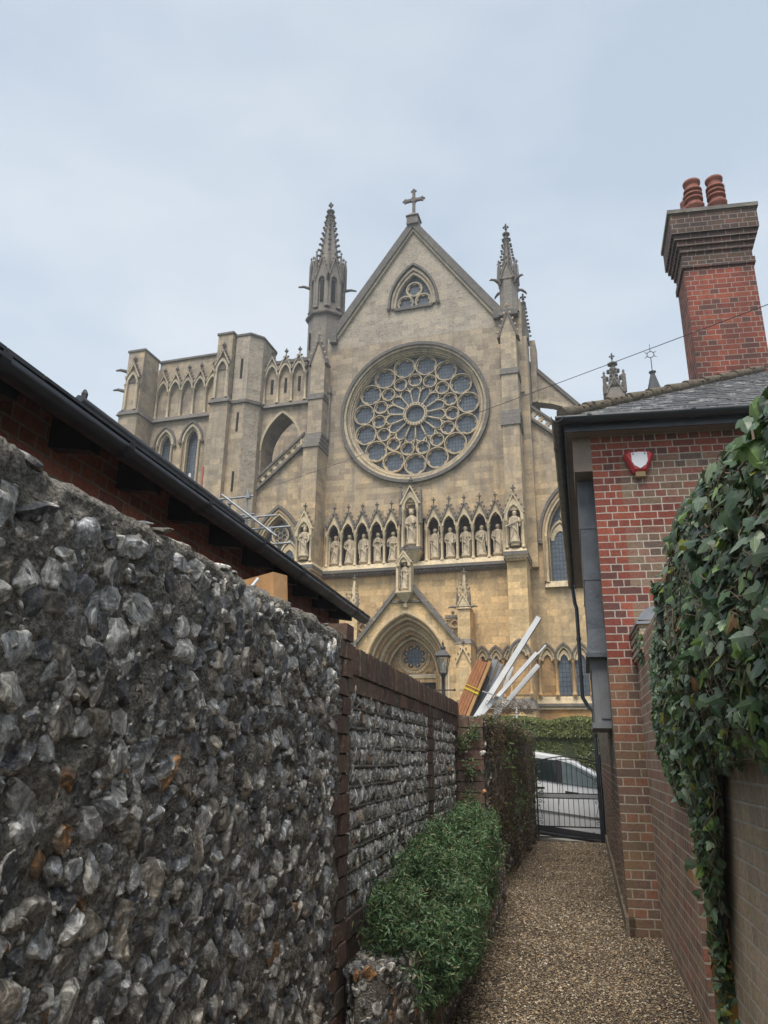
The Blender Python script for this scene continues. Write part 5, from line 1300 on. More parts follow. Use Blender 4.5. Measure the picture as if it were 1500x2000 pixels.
# ================================================================ BRICK HOUSE on the right
hs=thing('brick_house','red and brown brick house with slate roof and tall chimney, right of the alley','house',(.55,8.2,0))
A_=np.array([.55,8.2]); e1=np.array([math.cos(R(3)),math.sin(R(3))]); e2=np.array([math.sin(R(1.8)),math.cos(R(1.8))])
def hp(a,b,z): p=e1*a+e2*b; return (p[0],p[1],z)   # local: a along front wall, b along the alley side
def hbox(mb,a0,a1,b0,b1,z0,z1,m=0):
    v=[hp(a,b,z) for z in(z0,z1) for b in(b0,b1) for a in(a0,a1)]
    return mb.add(v,[(0,2,3,1),(4,5,7,6),(0,1,5,4),(2,6,7,3),(0,4,6,2),(1,3,7,5)],m)
def fpoly(mb,a0,a1,z0,z1,m): mb.add([hp(a0,0,z0),hp(a1,0,z0),hp(a1,0,z1),hp(a0,0,z1)],[(0,1,2,3)],m)
b_=MB(); C_=.084
bands=[(0,2.52,3),(2.52,3.192,3),(3.192,3.36,0),(3.36,4.032,1),(4.032,4.284,0),(4.284,4.872,1),(4.872,5.12,0)]
for z0,z1,m in bands:
    fpoly(b_,0,.30,z0,z1,2 if z0>2.5 else 3); fpoly(b_,.30,6.0,z0,z1,{0:2,1:1,3:3}[m] if z0>2.6 else (3 if z0<2.5 else 1))
b_.add([hp(0,0,-.6),hp(6,0,-.6),hp(6,0,0),hp(0,0,0)],[(0,1,2,3)],3)
fw_=b_.build('front_wall',[M['red'],M['mixed'],M['quoin'],M['lowbrick']],hs)
b_=MB(); V=[];nb=90;nz=50
for i in range(nz+1):
    z=-.5+5.6*i/nz
    for j in range(nb+1):
        b=8.2*j/nb; d=.0 if j==0 else .014*mnoise.noise(Vector((b*3,z*3,2)))+.01*mnoise.noise(Vector((b*9,z*9,2)))
        V.append((hp(-d*1.5,b,z)))
b_.add(V,[(i*(nb+1)+j+1,i*(nb+1)+j,(i+1)*(nb+1)+j,(i+1)*(nb+1)+j+1) for i in range(nz) for j in range(nb)],0,True)
for f_i,f in enumerate(b_.f):
    zz_=b_.v[f[0]][2]; 
    if zz_<1.45: b_.m[f_i]=1
b_.build('side_wall',[M['render'],M['lowbrick']],hs)
b_=MB(); hbox(b_,5.95,6.0,0,8.2,-.5,5.1); hbox(b_,0,6,8.15,8.2,-.5,5.1); b_.build('rear_walls',[M['mixed']],hs)
b_=MB(); hbox(b_,-.03,.06,.0,8.2,-.3,.17); b_.build('plinth',[M['render']],hs)
# eaves
b_=MB(); EZ=5.12
hbox(b_,-.26,6.2,-.2,.0,EZ-.0,EZ+.025); hbox(b_,-.26,.0,.0,8.3,EZ,EZ+.025); b_.build('soffit',[M['soffit']],hs)
b_=MB(); hbox(b_,-.28,6.2,-.225,-.2,EZ-.02,EZ+.14); hbox(b_,-.285,-.26,-.22,8.3,EZ-.02,EZ+.14); b_.build('fascia',[M['black']],hs)
b_=MB(); hbox(b_,-.2,.0,.0,.9,EZ-.42,EZ-.002); b_.build('boxed_eaves',[M['soffit']],hs)
b_=MB(); ez=EZ+.15; pr=.65
c0=hp(-.3,-.25,ez); c1=hp(6.3,-.25,ez); c2=hp(6.3,8.4,ez); c3=hp(-.3,8.4,ez); hw=3.3
r0=hp(-.3+hw,-.25+hw,ez+hw*pr); r1=hp(-.3+hw,8.4-hw,ez+hw*pr)
for F_ in([c0,c1,r0],[c1,c2,r1,r0],[c2,c3,r1],[c3,c0,r0,r1]): b_.add(F_,[tuple(range(len(F_)))])
b_.add([c0,c1,c2,c3],[(3,2,1,0)])
b_.build('slate_roof',[M['slate']],hs)
# slate courses as thin steps on the front slope
b_=MB(); k=0
while k<22:
    f0=k/22*hw; b0=-.25+f0; z0=ez+f0*pr; a0=-.3+f0+.02; a1=6.3-f0-.02; a=a0
    while a<a1:
        wd=min(.24,a1-a); j=rnd.uniform(-.006,.006); t2=.012+rnd.uniform(0,.006)
        b_.add([hp(a,b0+j-.01,z0+t2),hp(a+wd-.006,b0+j-.01,z0+t2),hp(a+wd-.006,b0+.2,z0+.2*pr+.003),hp(a,b0+.2,z0+.2*pr+.003),hp(a,b0+j-.01,z0+t2-.012),hp(a+wd-.006,b0+j-.01,z0+t2-.012)],[(0,1,2,3),(4,5,1,0)]); a+=wd
    k+=1
b_.build('roof_slates',[M['slate']],hs)
b_=MB()
for q in range(12):
    f0=q/12; f1=(q+1)/12+.01
    p0=Vector(c0).lerp(Vector(r0),f0)+Vector((0,0,.05)); p1=Vector(c0).lerp(Vector(r0),f1)+Vector((0,0,.03)); b_.tube([p0,p1],[.075,.065],10)
b_.tube([Vector(r0)+Vector((0,0,.04)),Vector(r1)+Vector((0,0,.04))],.1,8)
for q in range(110): f0=rnd.random(); p=Vector(c0).lerp(Vector(r0),f0); b_.lump(p.x+rnd.uniform(-.09,.09),p.y+rnd.uniform(-.1,.05),p.z+.05+rnd.uniform(-.03,.02),.02,.02,.012)
b_.build('hip_tiles',[M['mosship']],hs)
# gutters: round section, front and side, with joints
def gut(pa,pb,r=.07):
    mb=MB(); pa=Vector(pa); pb=Vector(pb); d=(pb-pa).normalized(); s_=Vector((d.y,-d.x,0)); V=[]; n=11
    for p in(pa,pb):
        for i in range(n): a=PI+PI*i/(n-1); V.append(p+s_*(r*math.cos(a))+Vector((0,0,r*math.sin(a))))
        for i in range(n): a=2*PI-PI*i/(n-1); V.append(p+s_*(r*.88*math.cos(a))+Vector((0,0,r*.88*math.sin(a))))
    mb.add(V,[(i,i+1,2*n+i+1,2*n+i) for i in range(2*n-1)]+[(2*n-1,0,2*n,4*n-1)],0,True)
    mb.add(V[:2*n],[tuple(range(2*n-1,-1,-1))]); mb.add(V[2*n:],[tuple(range(2*n))])
    L_2=(pb-pa).length; k=.35
    while k<L_2:
        p=pa+d*k; V2=[]
        for q in(0,.05):
            for i in range(n): a=PI+PI*i/(n-1); V2.append(p+d*q+s_*(r*1.13*math.cos(a))+Vector((0,0,r*1.13*math.sin(a))))
        mb.add(V2,[(i,i+1,n+i+1,n+i) for i in range(n-1)]); k+=1.1
    return mb
gut(hp(-.38,-.3,EZ+.12),hp(6.3,-.3,EZ+.12)).build('gutter',[M['black']],hs)
gut(hp(-.35,8.6,EZ+.12),hp(-.35,-.37,EZ+.12)).build('gutter',[M['black']],hs)
b_=MB(); b_.tube([hp(-.33,8.45,EZ+.1),hp(-.30,8.45,EZ-.3),hp(-.27,8.42,4.7),hp(-.27,8.4,2.8),hp(-.16,8.38,2.6),hp(-.07,8.3,2.5),hp(-.07,8.3,0)],.042,8); 
for z in(4.0,3.2,2.0,1.0): b_.lathe([(.055,0),(.055,.06)],*hp(-.27 if z>2.6 else -.07,8.4 if z>2.6 else 8.3,z),8)
b_.build('downpipe',[M['black']],hs)
# lead-clad bay and the window below it
bay=MB()
def bbox(mb,a0,a1,b0,b1,z0,z1,m=0,fl=0):
    v=[hp(a0-fl,b0-fl,z0),hp(a1,b0-fl,z0),hp(a1,b1+fl,z0),hp(a0-fl,b1+fl,z0),hp(a0,b0,z1),hp(a1,b0,z1),hp(a1,b1,z1),hp(a0,b1,z1)]
    return mb.add(v,[(3,2,1,0),(4,5,6,7),(0,1,5,4),(1,2,6,5),(2,3,7,6),(3,0,4,7)],m)
bbox(bay,-.175,.02,.28,1.9,2.95,EZ-.44); bbox(bay,-.175,.02,.28,1.9,2.68,2.95,0,.035); bbox(bay,-.22,.02,.235,1.95,2.64,2.685)
for z in(3.5,4.1): bbox(bay,-.182,.02,.273,1.9,z,z+.018)
bo=bay.build('lead_bay',[M['lead']],hs)
w_=MB(); bbox(w_,-.17,.02,.34,.38,1.95,2.64); bbox(w_,-.17,.02,1.7,1.76,1.95,2.64); bbox(w_,-.2,.02,.3,1.8,1.9,1.96); bbox(w_,-.175,-.13,.38,1.7,2.54,2.64); bbox(w_,-.17,-.14,1.0,1.05,1.96,2.54); bbox(w_,-.1,.02,.325,.34,2.0,2.5)
wn=w_.build('bay_window',[m_plain('weathered grey paint',(.17,.175,.185),.6)],bo)
g=MB(); bbox(g,-.15,.0,.39,1.69,1.96,2.6); g.build('glass',[M['glass']],wn)
# chimney
ch=MB()
def rb(mb,a0,a1,b0,b1,z0,z1,m=0): hbox(mb,a0,a1,b0,b1,z0,z1,m)
ca0,ca1,cb0,cb1=1.78,2.84,2.72,3.5
def zoff(z): return z
rb(ch,ca0,ca1,cb0,cb1,5.9,9.22,0)
rb(ch,ca0-.03,ca1+.03,cb0-.03,cb1+.03,9.15,9.26,1)
rb(ch,ca0-.005,ca1+.005,cb0-.005,cb1+.005,9.26,9.44,1)
for k in range(3): rb(ch,ca0-.035-.035*k,ca1+.035+.035*k,cb0-.035-.035*k,cb1+.035+.035*k,9.44+.1*k,9.54+.1*k,1)
rb(ch,ca0-.14,ca1+.14,cb0-.14,cb1+.14,9.74,10.12,1)
rb(ch,ca0-.17,ca1+.17,cb0-.17,cb1+.17,10.12,10.19,2); 
v=[hp(ca0-.13,cb0-.13,10.19),hp(ca1+.13,cb0-.13,10.19),hp(ca1+.13,cb1+.13,10.19),hp(ca0-.13,cb1+.13,10.19),hp(ca0+.1,cb0+.1,10.27),hp(ca1-.1,cb0+.1,10.27),hp(ca1-.1,cb1-.1,10.27),hp(ca0+.1,cb1-.1,10.27)]
ch.add(v,[(4,5,6,7),(0,1,5,4),(1,2,6,5),(2,3,7,6),(3,0,4,7)],2)
cho=ch.build('chimney',[M['chimney'],M['chimcap'],M['weather']],hs)
def pot(a,b,s):
    mb=MB(); x,y,z=hp(a,b,10.22)
    mb.lathe([(.13,0),(.125,.22),(.155,.25),(.16,.3),(.125,.32),(.125,.35)],x,y,z,16)
    for k in range(3): mb.lathe([(.118,0),(.118,.045),(.15,.05),(.152,.085),(.118,.09)],x,y,z+.35+.09*k,16)
    mb.lathe([(.125,0),(.115,.06),(.115,.1),(.14,.13),(.145,.17),(.10,.18),(.09,.1)],x,y,z+.62,16)
    mb.build('chimney_pot',[M['clay']],cho)
pot(2.13,2.95,1); pot(2.49,2.93,1); pot(2.17,3.3,1)
mb=MB(); x,y,z=hp(2.05,3.2,10.22); mb.lathe([(.09,0),(.085,.3),(.11,.33),(.11,.38),(.07,.4),(.1,.5),(.1,.6)],x,y,z,12); mb.build('chimney_pot',[M['clay']],cho)
# alarm box
al=thing('alarm_box','red five-sided burglar alarm box with a white shield, high on the brick front','alarm box',(1.055,8.2+.026,4.76),R(3))
b_=MB(); O=[(-.13,.13),(-.17,.085),(-.07,-.13),(.07,-.13),(.17,.085),(.13,.13)]; I=[(x*.8,z*.8+.01) for x,z in O]
n=len(O); V=[(x,0,z) for x,z in O]+[(x,-.05,z) for x,z in O]+[(x,-.09,z) for x,z in I]
b_.add(V,[(i,n+i,n+(i+1)%n,(i+1)%n)[::-1] for i in range(n)]+[(n+i,2*n+i,2*n+(i+1)%n,n+(i+1)%n)[::-1] for i in range(n)]+[tuple(range(2*n,3*n))])
b_.build('case',[m_plain('red plastic',(.42,.03,.035),.4,var=.15)],al)
b_=MB(); b_.prism([(-.085,.10),(0,.108),(.085,.10),(.085,.0),(.06,-.05),(0,-.09),(-.06,-.05),(-.085,.0)],-.097,-.088); b_.build('shield',[m_plain('white plastic',(.72,.72,.76),.35,var=.05)],al)
b_=MB(); b_.frus(-.055,.055,-.07,0,-.175,-.05,.05,-.085,0,-.125); b_.build('strobe_lens',[m_plain('amber lens',(.42,.30,.16),.3,var=.1)],al)
for q in(-.065,.06):
    b_=MB(); b_.lathe([(.008,0),(.008,.004)],0,0,0,8); b_.v=[(x+q,-.099-z,y+.083) for x,y,z in b_.v]; b_.build('screw',[M['iron']],al)

# ================================================================ RIGHT GARDEN WALL with doorway
gw_=thing('garden_wall','brick garden wall running from the house towards the viewer, with lead cap under ivy','wall',(.84,8.2,0))
g_x=lambda y:.84-.0175*(8.2-y)
def skin(mb,y0,y1,z0,z1,xr,m,X=g_x,ny=1):
    mb.add([(X(y1)-.84,y1-8.2,z0),(X(y0)-.84,y0-8.2,z0),(X(y0)-.84,y0-8.2,z1),(X(y1)-.84,y1-8.2,z1),(xr-.84,y1-8.2,z0),(xr-.84,y0-8.2,z0),(xr-.84,y0-8.2,z1),(xr-.84,y1-8.2,z1)],
      [(0,1,2,3),(1,5,6,2),(3,2,6,7),(4,0,3,7),(5,4,7,6)],m)
b_=MB(); skin(b_,5.5,8.19,-.3,2.7,1.16,0); b_.build('wall',[M['gardenbrick']],gw_)
b_=MB(); 
for k in range(8): b_.box(-.03-.012*(k%2),.35,-.85+.01*k,.02,2.54+.035*k,2.57+.035*k)
b_.build('tile_creasing',[M['wallbrick']],gw_)
b_=MB(); V=[]
for y in(-.8,.0):
    for i in range(9): a=PI*.95-PI*.9*i/8; V.append((.16+.2*math.cos(a),y,2.83+.16*math.sin(a)))
b_.add(V,[(i,i+1,9+i+1,9+i) for i in range(8)],0,True); b_.add(V[:9],[tuple(range(8,-1,-1))]); b_.box(-.06,.37,-.82,-.0,2.815,2.84)
b_.build('lead_cap',[m_plain('bright lead',(.26,.28,.31),.45,.3,var=.3,scale=6)],gw_)
b_=MB(); b_.box(-.009,.2,-2.80,-2.705,-.3,2.05); b_.box(-.012,.03,-2.83,-2.78,-.3,2.05); b_.build('door_frame',[M['ochrepaint']],gw_)
b_=MB(); b_.box(.12,.16,-3.95,-2.76,-.3,2.0); 
for k in range(7): b_.box(.105,.125,-3.93+.17*k,-3.78+.17*k,-.28,1.98)
b_.build('garden_door',[M['ochrepaint']],gw_)
nw=thing('garden_wall','worn brown brick wall nearest on the right, ivy spilling over its top','wall',(.78,2.2,0))
b_=MB(); b_.box(0,.34,-2.2,2.3,-.3,2.55); b_.build('wall',[M['wallbrick']],nw)
b_=MB(); b_.box(.0,.34,2.3,3.25,2.1,2.55); b_.build('lintel',[M['wallbrick']],nw)

# ================================================================ IVY
def ivy_leaf():
    o=[(0,-.35),(.28,-.5),(.5,-.28),(.62,.02),(.33,.12),(.34,.42),(0,.95),(-.34,.42),(-.33,.12),(-.62,.02),(-.5,-.28),(-.28,-.5)]
    v=[(0,.0,.0)]+[(x,y,-.25*abs(x)-.12*y*y) for x,y in o]; n=len(o)
    f=np.array([(0,1+i,1+(i+1)%n) for i in range(n)]); v=np.array(v,float)
    uvv=np.stack([v[:,0]*.75+.5,(v[:,1]+.5)/1.45],1); return v,f,uvv[f].reshape(-1,2)
IV=ivy_leaf()
iv=thing('ivy','thick dark green ivy with paler veined leaves hanging over the garden wall on the right','ivy',(.8,4.5,2.0))
def ztop(y): return np.interp(y,[.8,2.4,3.1,4.2,5.4,5.9,6.12,6.6,7.3],[2.6,2.68,2.78,2.82,2.82,2.74,2.48,2.34,2.3])
def zbot(y): return np.interp(y,[.8,3.4,3.95,4.1,4.3,4.45,4.6,4.76,4.95,5.3,6.54,7.3],[1.62,1.6,1.56,1.2,.85,.62,.45,.77,1.0,1.24,1.6,1.9])
def bulge(y,z):
    f=(z-zbot(y))/(ztop(y)-zbot(y)); f=np.clip(f,0,1)
    return np.interp(y,[.8,2.5,4,4.8,5.4,6,7],[.12,.14,.15,.12,.07,.04,.03])*np.sin(np.pi*np.clip(f*.75+.12,0,1))**.7
def wallx(y): return np.where(y<4.6,.78,np.where(y<5.5,.84,.84-.0175*(8.2-y)))
P=[];NRM=[];SZ=[]
n=25000; y=.9+5.7*rng.random(n)**1.05; f=rng.random(n); zb,zt=zbot(y),ztop(y); z=zb+(zt-zb)*f
lay=rng.random(n); nz=np.array([mnoise.noise(Vector((a*1.8,b*1.8,5)))+.5*mnoise.noise(Vector((a*4.5,b*4.5,5))) for a,b in zip(y,z)])
x=wallx(y)-bulge(y,z)*(.55+.45*lay)*(1+.55*nz)-.012
P.append(np.stack([x,y,z+rng.normal(0,.02,n)],1)); NRM.append(np.stack([-np.ones(n),rng.normal(-.35,.35,n),.25+1.1*(f-.5)+rng.normal(0,.35,n)],1)); SZ.append(.018+.045*rng.random(n)**2.6+np.where(y<3.4,.004,0))
n=3600; y=.9+5.0*rng.random(n); u=rng.random(n); P.append(np.stack([wallx(y)-.07+.42*u,y,ztop(y)+.06*rng.random(n)-.10*np.abs(u-.5)],1)); NRM.append(np.stack([rng.normal(-.4,.4,n),rng.normal(-.2,.3,n),np.ones(n)],1)); SZ.append(.024+.03*rng.random(n))
n=260; y=rng.uniform(4.42,4.66,n); z=rng.uniform(.3,1.5,n); P.append(np.stack([.77-.07*rng.random(n),y,z],1)); NRM.append(np.stack([-np.ones(n),rng.normal(-.4,.3,n),rng.normal(.2,.3,n)],1)); SZ.append(.024+.02*rng.random(n))
n=160; y=rng.uniform(7.35,7.75,n); z=rng.normal(2.62,.09,n); P.append(np.stack([.83-.04*rng.random(n),y,z],1)); NRM.append(np.stack([-np.ones(n),rng.normal(-.5,.3,n),rng.normal(.3,.3,n)],1)); SZ.append(.02+.016*rng.random(n))
n=210; y=1.9+3.2*rng.random(n)**1.3; z=zbot(y)+.1+(ztop(y)-zbot(y)-.1)*rng.random(n); P.append(np.stack([wallx(y)-bulge(y,z)*1.05-.03,y,z],1)); NRM.append(np.stack([-np.ones(n),rng.normal(-.5,.3,n),rng.normal(.35,.3,n)],1)); SZ.append(rng.uniform(.045,.068,n)*np.interp(y,[2,5],[1.1,.8]))
P=np.concatenate(P)-[.8,4.5,2.0]; NRM=np.concatenate(NRM); SZ=np.concatenate(SZ); n=len(P)
pal=np.array([(.04,.08,.035),(.055,.10,.042),(.08,.125,.065),(.12,.16,.115),(.03,.06,.028),(.11,.18,.05),(.07,.11,.06),(.06,.085,.045)])
c=pal[rng.integers(0,8,n)]*rng.uniform(.7,1.35,(n,1)); u=rng.random(n); c[u<.035]=np.array([.22,.24,.04]); c[(u>.025)&(u<.07)]=np.array([.2,.26,.15]); c[u>.985]=np.array([.17,.10,.045])
keep=np.array([mnoise.noise(Vector((p[1]*3.3,p[2]*3.3,p[0]*3+7)))+.6*mnoise.noise(Vector((p[1]*8,p[2]*8,3)))>-.16 for p in P])|(SZ>.05); keep&=~((P[:,1]+4.5>5.75)&(P[:,2]+2.0>2.5)&(P[:,1]+4.5<7.3)); P=P[keep]; NRM=NRM[keep]; SZ=SZ[keep]; c=c[keep]; n=len(P)
V,F,C,U=scatter([(IV[0],IV[1])],P,frames(NRM+rng.normal(0,.38,(n,3)),rng.normal(PI,.9,n)),np.repeat((SZ*1.0)[:,None],3,1)*rng.uniform(.8,1.2,(n,3)),np.concatenate([c,np.ones((n,1))],1),tuv=IV[2])
np_mesh('leaves',V,F,M['ivyleaf'],iv,col=C,uv=U)
cutm=None
# twiggy mass behind the leaves
b_=MB()
for k in range(480):
    y=rnd.uniform(.9,6.2); z=rnd.uniform(float(zbot(y))+.05,float(ztop(y))-.02); pts=[]; dy=rnd.uniform(-.09,.09); dz=rnd.uniform(-.12,.05)
    for q in range(6):
        zc=min(max(z,float(zbot(y))),float(ztop(y))); x=float(wallx(y)-bulge(y,zc)*rnd.uniform(.5,1.2))-.012
        pts.append((x-.8,y-4.5,zc-2.0)); y+=dy+rnd.uniform(-.04,.04); z+=dz+rnd.uniform(-.04,.04)
    r0_=rnd.choice((.0015,.002,.003,.003,.005)); b_.tube(pts,[r0_]*3+[r0_*.7]*3,5,cap=False)
b_.build('stems',[M['stem']],iv)
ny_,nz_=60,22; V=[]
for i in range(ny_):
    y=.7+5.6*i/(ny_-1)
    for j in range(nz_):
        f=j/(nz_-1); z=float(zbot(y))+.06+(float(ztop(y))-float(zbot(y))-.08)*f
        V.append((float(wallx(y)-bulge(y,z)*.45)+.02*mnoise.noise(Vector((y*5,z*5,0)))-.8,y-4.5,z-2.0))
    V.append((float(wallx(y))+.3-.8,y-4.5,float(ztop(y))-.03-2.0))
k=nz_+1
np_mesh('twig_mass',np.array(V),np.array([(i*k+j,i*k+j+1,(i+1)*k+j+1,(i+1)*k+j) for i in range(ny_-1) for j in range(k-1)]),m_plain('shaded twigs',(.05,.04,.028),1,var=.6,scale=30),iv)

# ================================================================ GATE
gt=thing('iron_gate','black wrought iron gate with scrolls at the end of the gravel path','gate',(.12,16.62,0))
def gate_z(x): return 1.50+.12*math.cos(x/.68*PI/2)
for sg in(-1,1):
    p_=MB(); x=-.70 if sg<0 else .70; p_.box(x-.035,x+.035,-.035,.035,-.3,1.62); p_.frus(x-.045,x+.045,-.045,.045,1.62,x-.01,x+.01,-.01,.01,1.68); p_.build('gate_post',[M['iron']],gt)
b_=MB()
for x in(-.62,.62): b_.box(x-.014,x+.014,-.014,.014,.06,gate_z(x))
b_.box(-.62,.62,-.012,.012,.06,.085); b_.box(-.62,.62,-.012,.012,.26,.285); b_.box(-.62,.62,-.012,.012,.80,.82); b_.box(-.62,.62,-.012,.012,.89,.91)
b_.tube([(-.62+1.24*k/20,0,gate_z(-.62+1.24*k/20)) for k in range(21)],.012,6); b_.tube([(-.62+1.24*k/20,0,gate_z(-.62+1.24*k/20)-.06) for k in range(21)],.008,6)
b_.build('gate_frame',[M['iron']],gt)
b_=MB(); b_.box(-.60,.60,-.016,-.012,.822,.888); b_.build('letter_plate',[m_plain('grey painted plate',(.33,.34,.36),.5)],gt)
for k in range(11):
    x=-.5+.1*k; c_=MB(); c_.tube([(x,0,.27),(x,0,gate_z(x))],.006,6); c_.build('bar',[M['iron']],gt)
def scroll(mb,x,z,s,fl=1,up_=1):
    pts=[]
    for k in range(15): a=k*.42; r_=s*(.16+.055*k)*.28; pts.append((x+fl*r_*math.cos(a),0,z+up_*r_*math.sin(a)))
    mb.tube(pts,.006,5,cap=False)
for sg in(-1,1):
    b_=MB()
    for z,u in((1.12,1),(.74,-1),(.45,1),(.34,-1)): scroll(b_,sg*.555,z,.16,sg,u)
    b_.tube([(sg*.59,0,.7),(sg*.53,0,.47)],.006,5); b_.tube([(sg*.59,0,1.15),(sg*.53,0,1.4)],.006,5)
    b_.build('scrollwork',[M['iron']],gt)
b_=MB()
for k in range(6): scroll(b_,-.45+.18*k,.16,.2,(-1)**k,1)
b_.build('bottom_scrollwork',[M['iron']],gt)
b_=MB(); b_.box(-.69,-.46,-.03,.03,.98,1.02); b_.box(.6,.7,-.03,.03,.62,.66); b_.build('latch',[M['iron']],gt)

# ================================================================ CAR (silver people carrier on the sloping road, nose to the right)
car=thing('parked_car','silver people carrier parked on the road beyond the iron gate','car',(0.0,18.3,-.16)); car.rotation_euler=(0,math.atan(.11),R(-4.1))
paint=NT('silver car paint'); paint=paint.fin((.85,.86,.88),.3,None,metal=.2,Coat_Weight=.8,Coat_Roughness=.08)
fglass=NT('clear car glass').fin((.10,.13,.125),.08,None,spec=.9)
cglass=NT('tinted car glass').fin((.02,.028,.03),.06,None,spec=.9)
rub=m_plain('tyre rubber',(.02,.02,.02),.85); trimb=m_plain('black car trim',(.02,.02,.022),.5)
# side profile, nose to +x: (x, z)
top=[(-2.25,.62),(-2.3,.85),(-2.22,1.15),(-2.12,1.45),(-1.9,1.68),(-1.5,1.79),(-.8,1.82),(-.2,1.80),(.15,1.73),(.5,1.59),(.82,1.43),(1.15,1.27),(1.5,1.16),(2.0,1.02),(2.28,.84),(2.36,.55),(2.32,.33)]
def loft(mb,m=0):
    n=len(top); rows=[]
    for s_,k in((-1,0),(-.97,1),(-.9,2),(-.5,3),(0,3),(.5,3),(.9,2),(.97,1),(1,0)):
        rows.append(s_)
    V=[]
    zs=[.3,.45,.75,1.02]
    for x,z in top:
        for s_ in rows:
            wy=.92*(1-.05*max(0,abs(x)-1.6)**2)
            hi=max(0,(z-1.22)/.74); wy*=1-.14*hi
            V.append((x,s_*wy,z-.05*s_*s_*s_*s_*(1 if abs(s_)>.9 else .4)))
    k=len(rows)
    mb.add(V,[(i*k+j,i*k+j+1,(i+1)*k+j+1,(i+1)*k+j) for i in range(n-1) for j in range(k-1)],m,True)
b_=MB(); loft(b_)
for sg in(-1,1):   # body side: rows of points from sill to the roofline, bulging at mid height
    xs_=np.linspace(-2.25,2.3,36); V=[]
    zt_=np.interp(xs_,[p[0] for p in top[1:-1]],[p[1] for p in top[1:-1]])
    for i,x in enumerate(xs_):
        wyb=.92*(1-.05*max(0,abs(x)-1.6)**2)
        hi=max(0,(zt_[i]-1.22)/.74)
        wt=wyb*(1-.14*hi)
        for j in range(9):
            f=j/8
            if f<.6: g_=f/.6; z=.33+(min(1.05,zt_[i]-.06)-.33)*g_; yw=wyb*(.955+.045*math.sin(PI*g_))+(.012 if g_<.3 else 0)
            else: g_=(f-.6)/.4; z0=min(1.05,zt_[i]-.06); z=z0+(zt_[i]-.05-z0)*g_; yw=wyb*.955+(wt-wyb*.955)*g_
            for xw in(-1.42,1.42):
                r_=math.hypot(x-xw,z-.33)
                if r_<.38 and z<.7: z=max(z,.33+math.sqrt(max(0,.38**2-(x-xw)**2)))
            V.append((x,sg*yw,z))
    F=[(i*9+j,i*9+j+1,(i+1)*9+j+1,(i+1)*9+j) for i in range(35) for j in range(8)]
    b_.add(V,F if sg>0 else [f[::-1] for f in F],0,True)
b_.box(-2.2,2.2,-.8,.8,.22,.5,1)
b_.build('body',[paint,trimb],car)
def gwin(poly,sg,mat,nm,off=.012):
    mb=MB(); V=[]
    for x,z in poly:
        hi=(z-1.22)/.74; zt2=float(np.interp(x,[p[0] for p in top[1:-1]],[p[1] for p in top[1:-1]])); wt=.92*(1-.14*max(0,(zt2-1.22)/.74)); g_=(z-1.22)/max(.01,zt2-.05-1.22); V.append((x,sg*(.92*.955+(wt-.92*.955)*g_+off),z))
    mb.add(V+[(x,y-sg*.02,z) for x,y,z in V],[tuple(range(len(V)))[::-1 if sg>0 else 1]]+[(i,(i+1)%len(V),len(V)+(i+1)%len(V),len(V)+i)[::sg] for i in range(len(V))]); mb.build(nm,[mat],car)
for sg in(-1,1):
    gwin([(-.72,1.07),(-.66,1.62),(-.15,1.63),(-.2,1.07)] if 0 else [(-1.1,1.27),(-1.05,1.68),(-.20,1.69),(-.14,1.24)],sg,cglass,'rear_side_window')
    gwin([(-.09,1.24),(-.14,1.69),(.1,1.66),(.45,1.53),(.8,1.36),(.95,1.27),(.96,1.23)],sg,fglass,'front_side_window')
    gwin([(-1.9,1.28),(-1.95,1.34),(-1.8,1.6),(-1.15,1.68),(-1.2,1.28)],sg,cglass,'quarter_window')
    m_=MB(); m_.lump(.86,sg*1.03,1.32,.12,.1,.085); m_.build('wing_mirror',[paint],car)
    m_=MB(); m_.box(.02,.3,sg*.93-.015,sg*.93+.015,1.05,1.09); m_.build('door_handle',[trimb],car)
    m_=MB(); m_.box(-1.0,1.0,sg*.9-.03,sg*.9+.03,.25,.34); m_.build('sill_trim',[trimb],car)
    for z,x0,x1 in((.62,-1.0,1.02),):
        m_=MB(); m_.box(x0,x1,sg*.925-.012,sg*.925+.012,z,z+.03); m_.build('rubbing_strip',[m_plain('grey rubbing strip',(.16,.165,.17),.5)],car)
    gwin([(-.18,1.24),(-.23,1.69),(-.10,1.69),(-.05,1.24)],sg,trimb,'door_pillar',.016)
    for x0 in(-.1,1.06):
        m_=MB(); m_.box(x0-.004,x0+.004,sg*.915-.006,sg*.915+.006,.38,1.2); m_.build('door_shut_line',[trimb],car)
    for xw in(-1.42,1.42):
        m_=MB(); m_.lathe([(.2,-.11),(.3,-.11),(.325,-.08),(.325,.08),(.3,.11),(.2,.11)],0,0,0,28); m_.v=[(x+xw,sg*.82+z,y+.325) for x,y,z in m_.v]; wl=m_.build('wheel',[rub],car)
        m_=MB(); m_.lathe([(.04,-.1),(.2,-.09),(.21,.1),(.19,.105),(.06,.08)],0,0,0,20); m_.v=[(x+xw,sg*(.82+z),y+.325) for x,y,z in m_.v]; m_.build('rim',[M['silver']],wl)
    m_=MB(); m_.frus(2.05,2.3,sg*.6-.2,sg*.6+.2,.68,2.0,2.2,sg*.6-.2,sg*.6+.2,.86); m_.build('headlight',[cglass],car)
m_=MB(); m_.add([(1.14,-.7,1.2),(1.14,.7,1.2),(.24,.62,1.7),(.24,-.62,1.7)],[(0,1,2,3)]); m_.v=[(x+.02,y,z+.015) for x,y,z in m_.v]; m_.build('windscreen',[cglass],car)

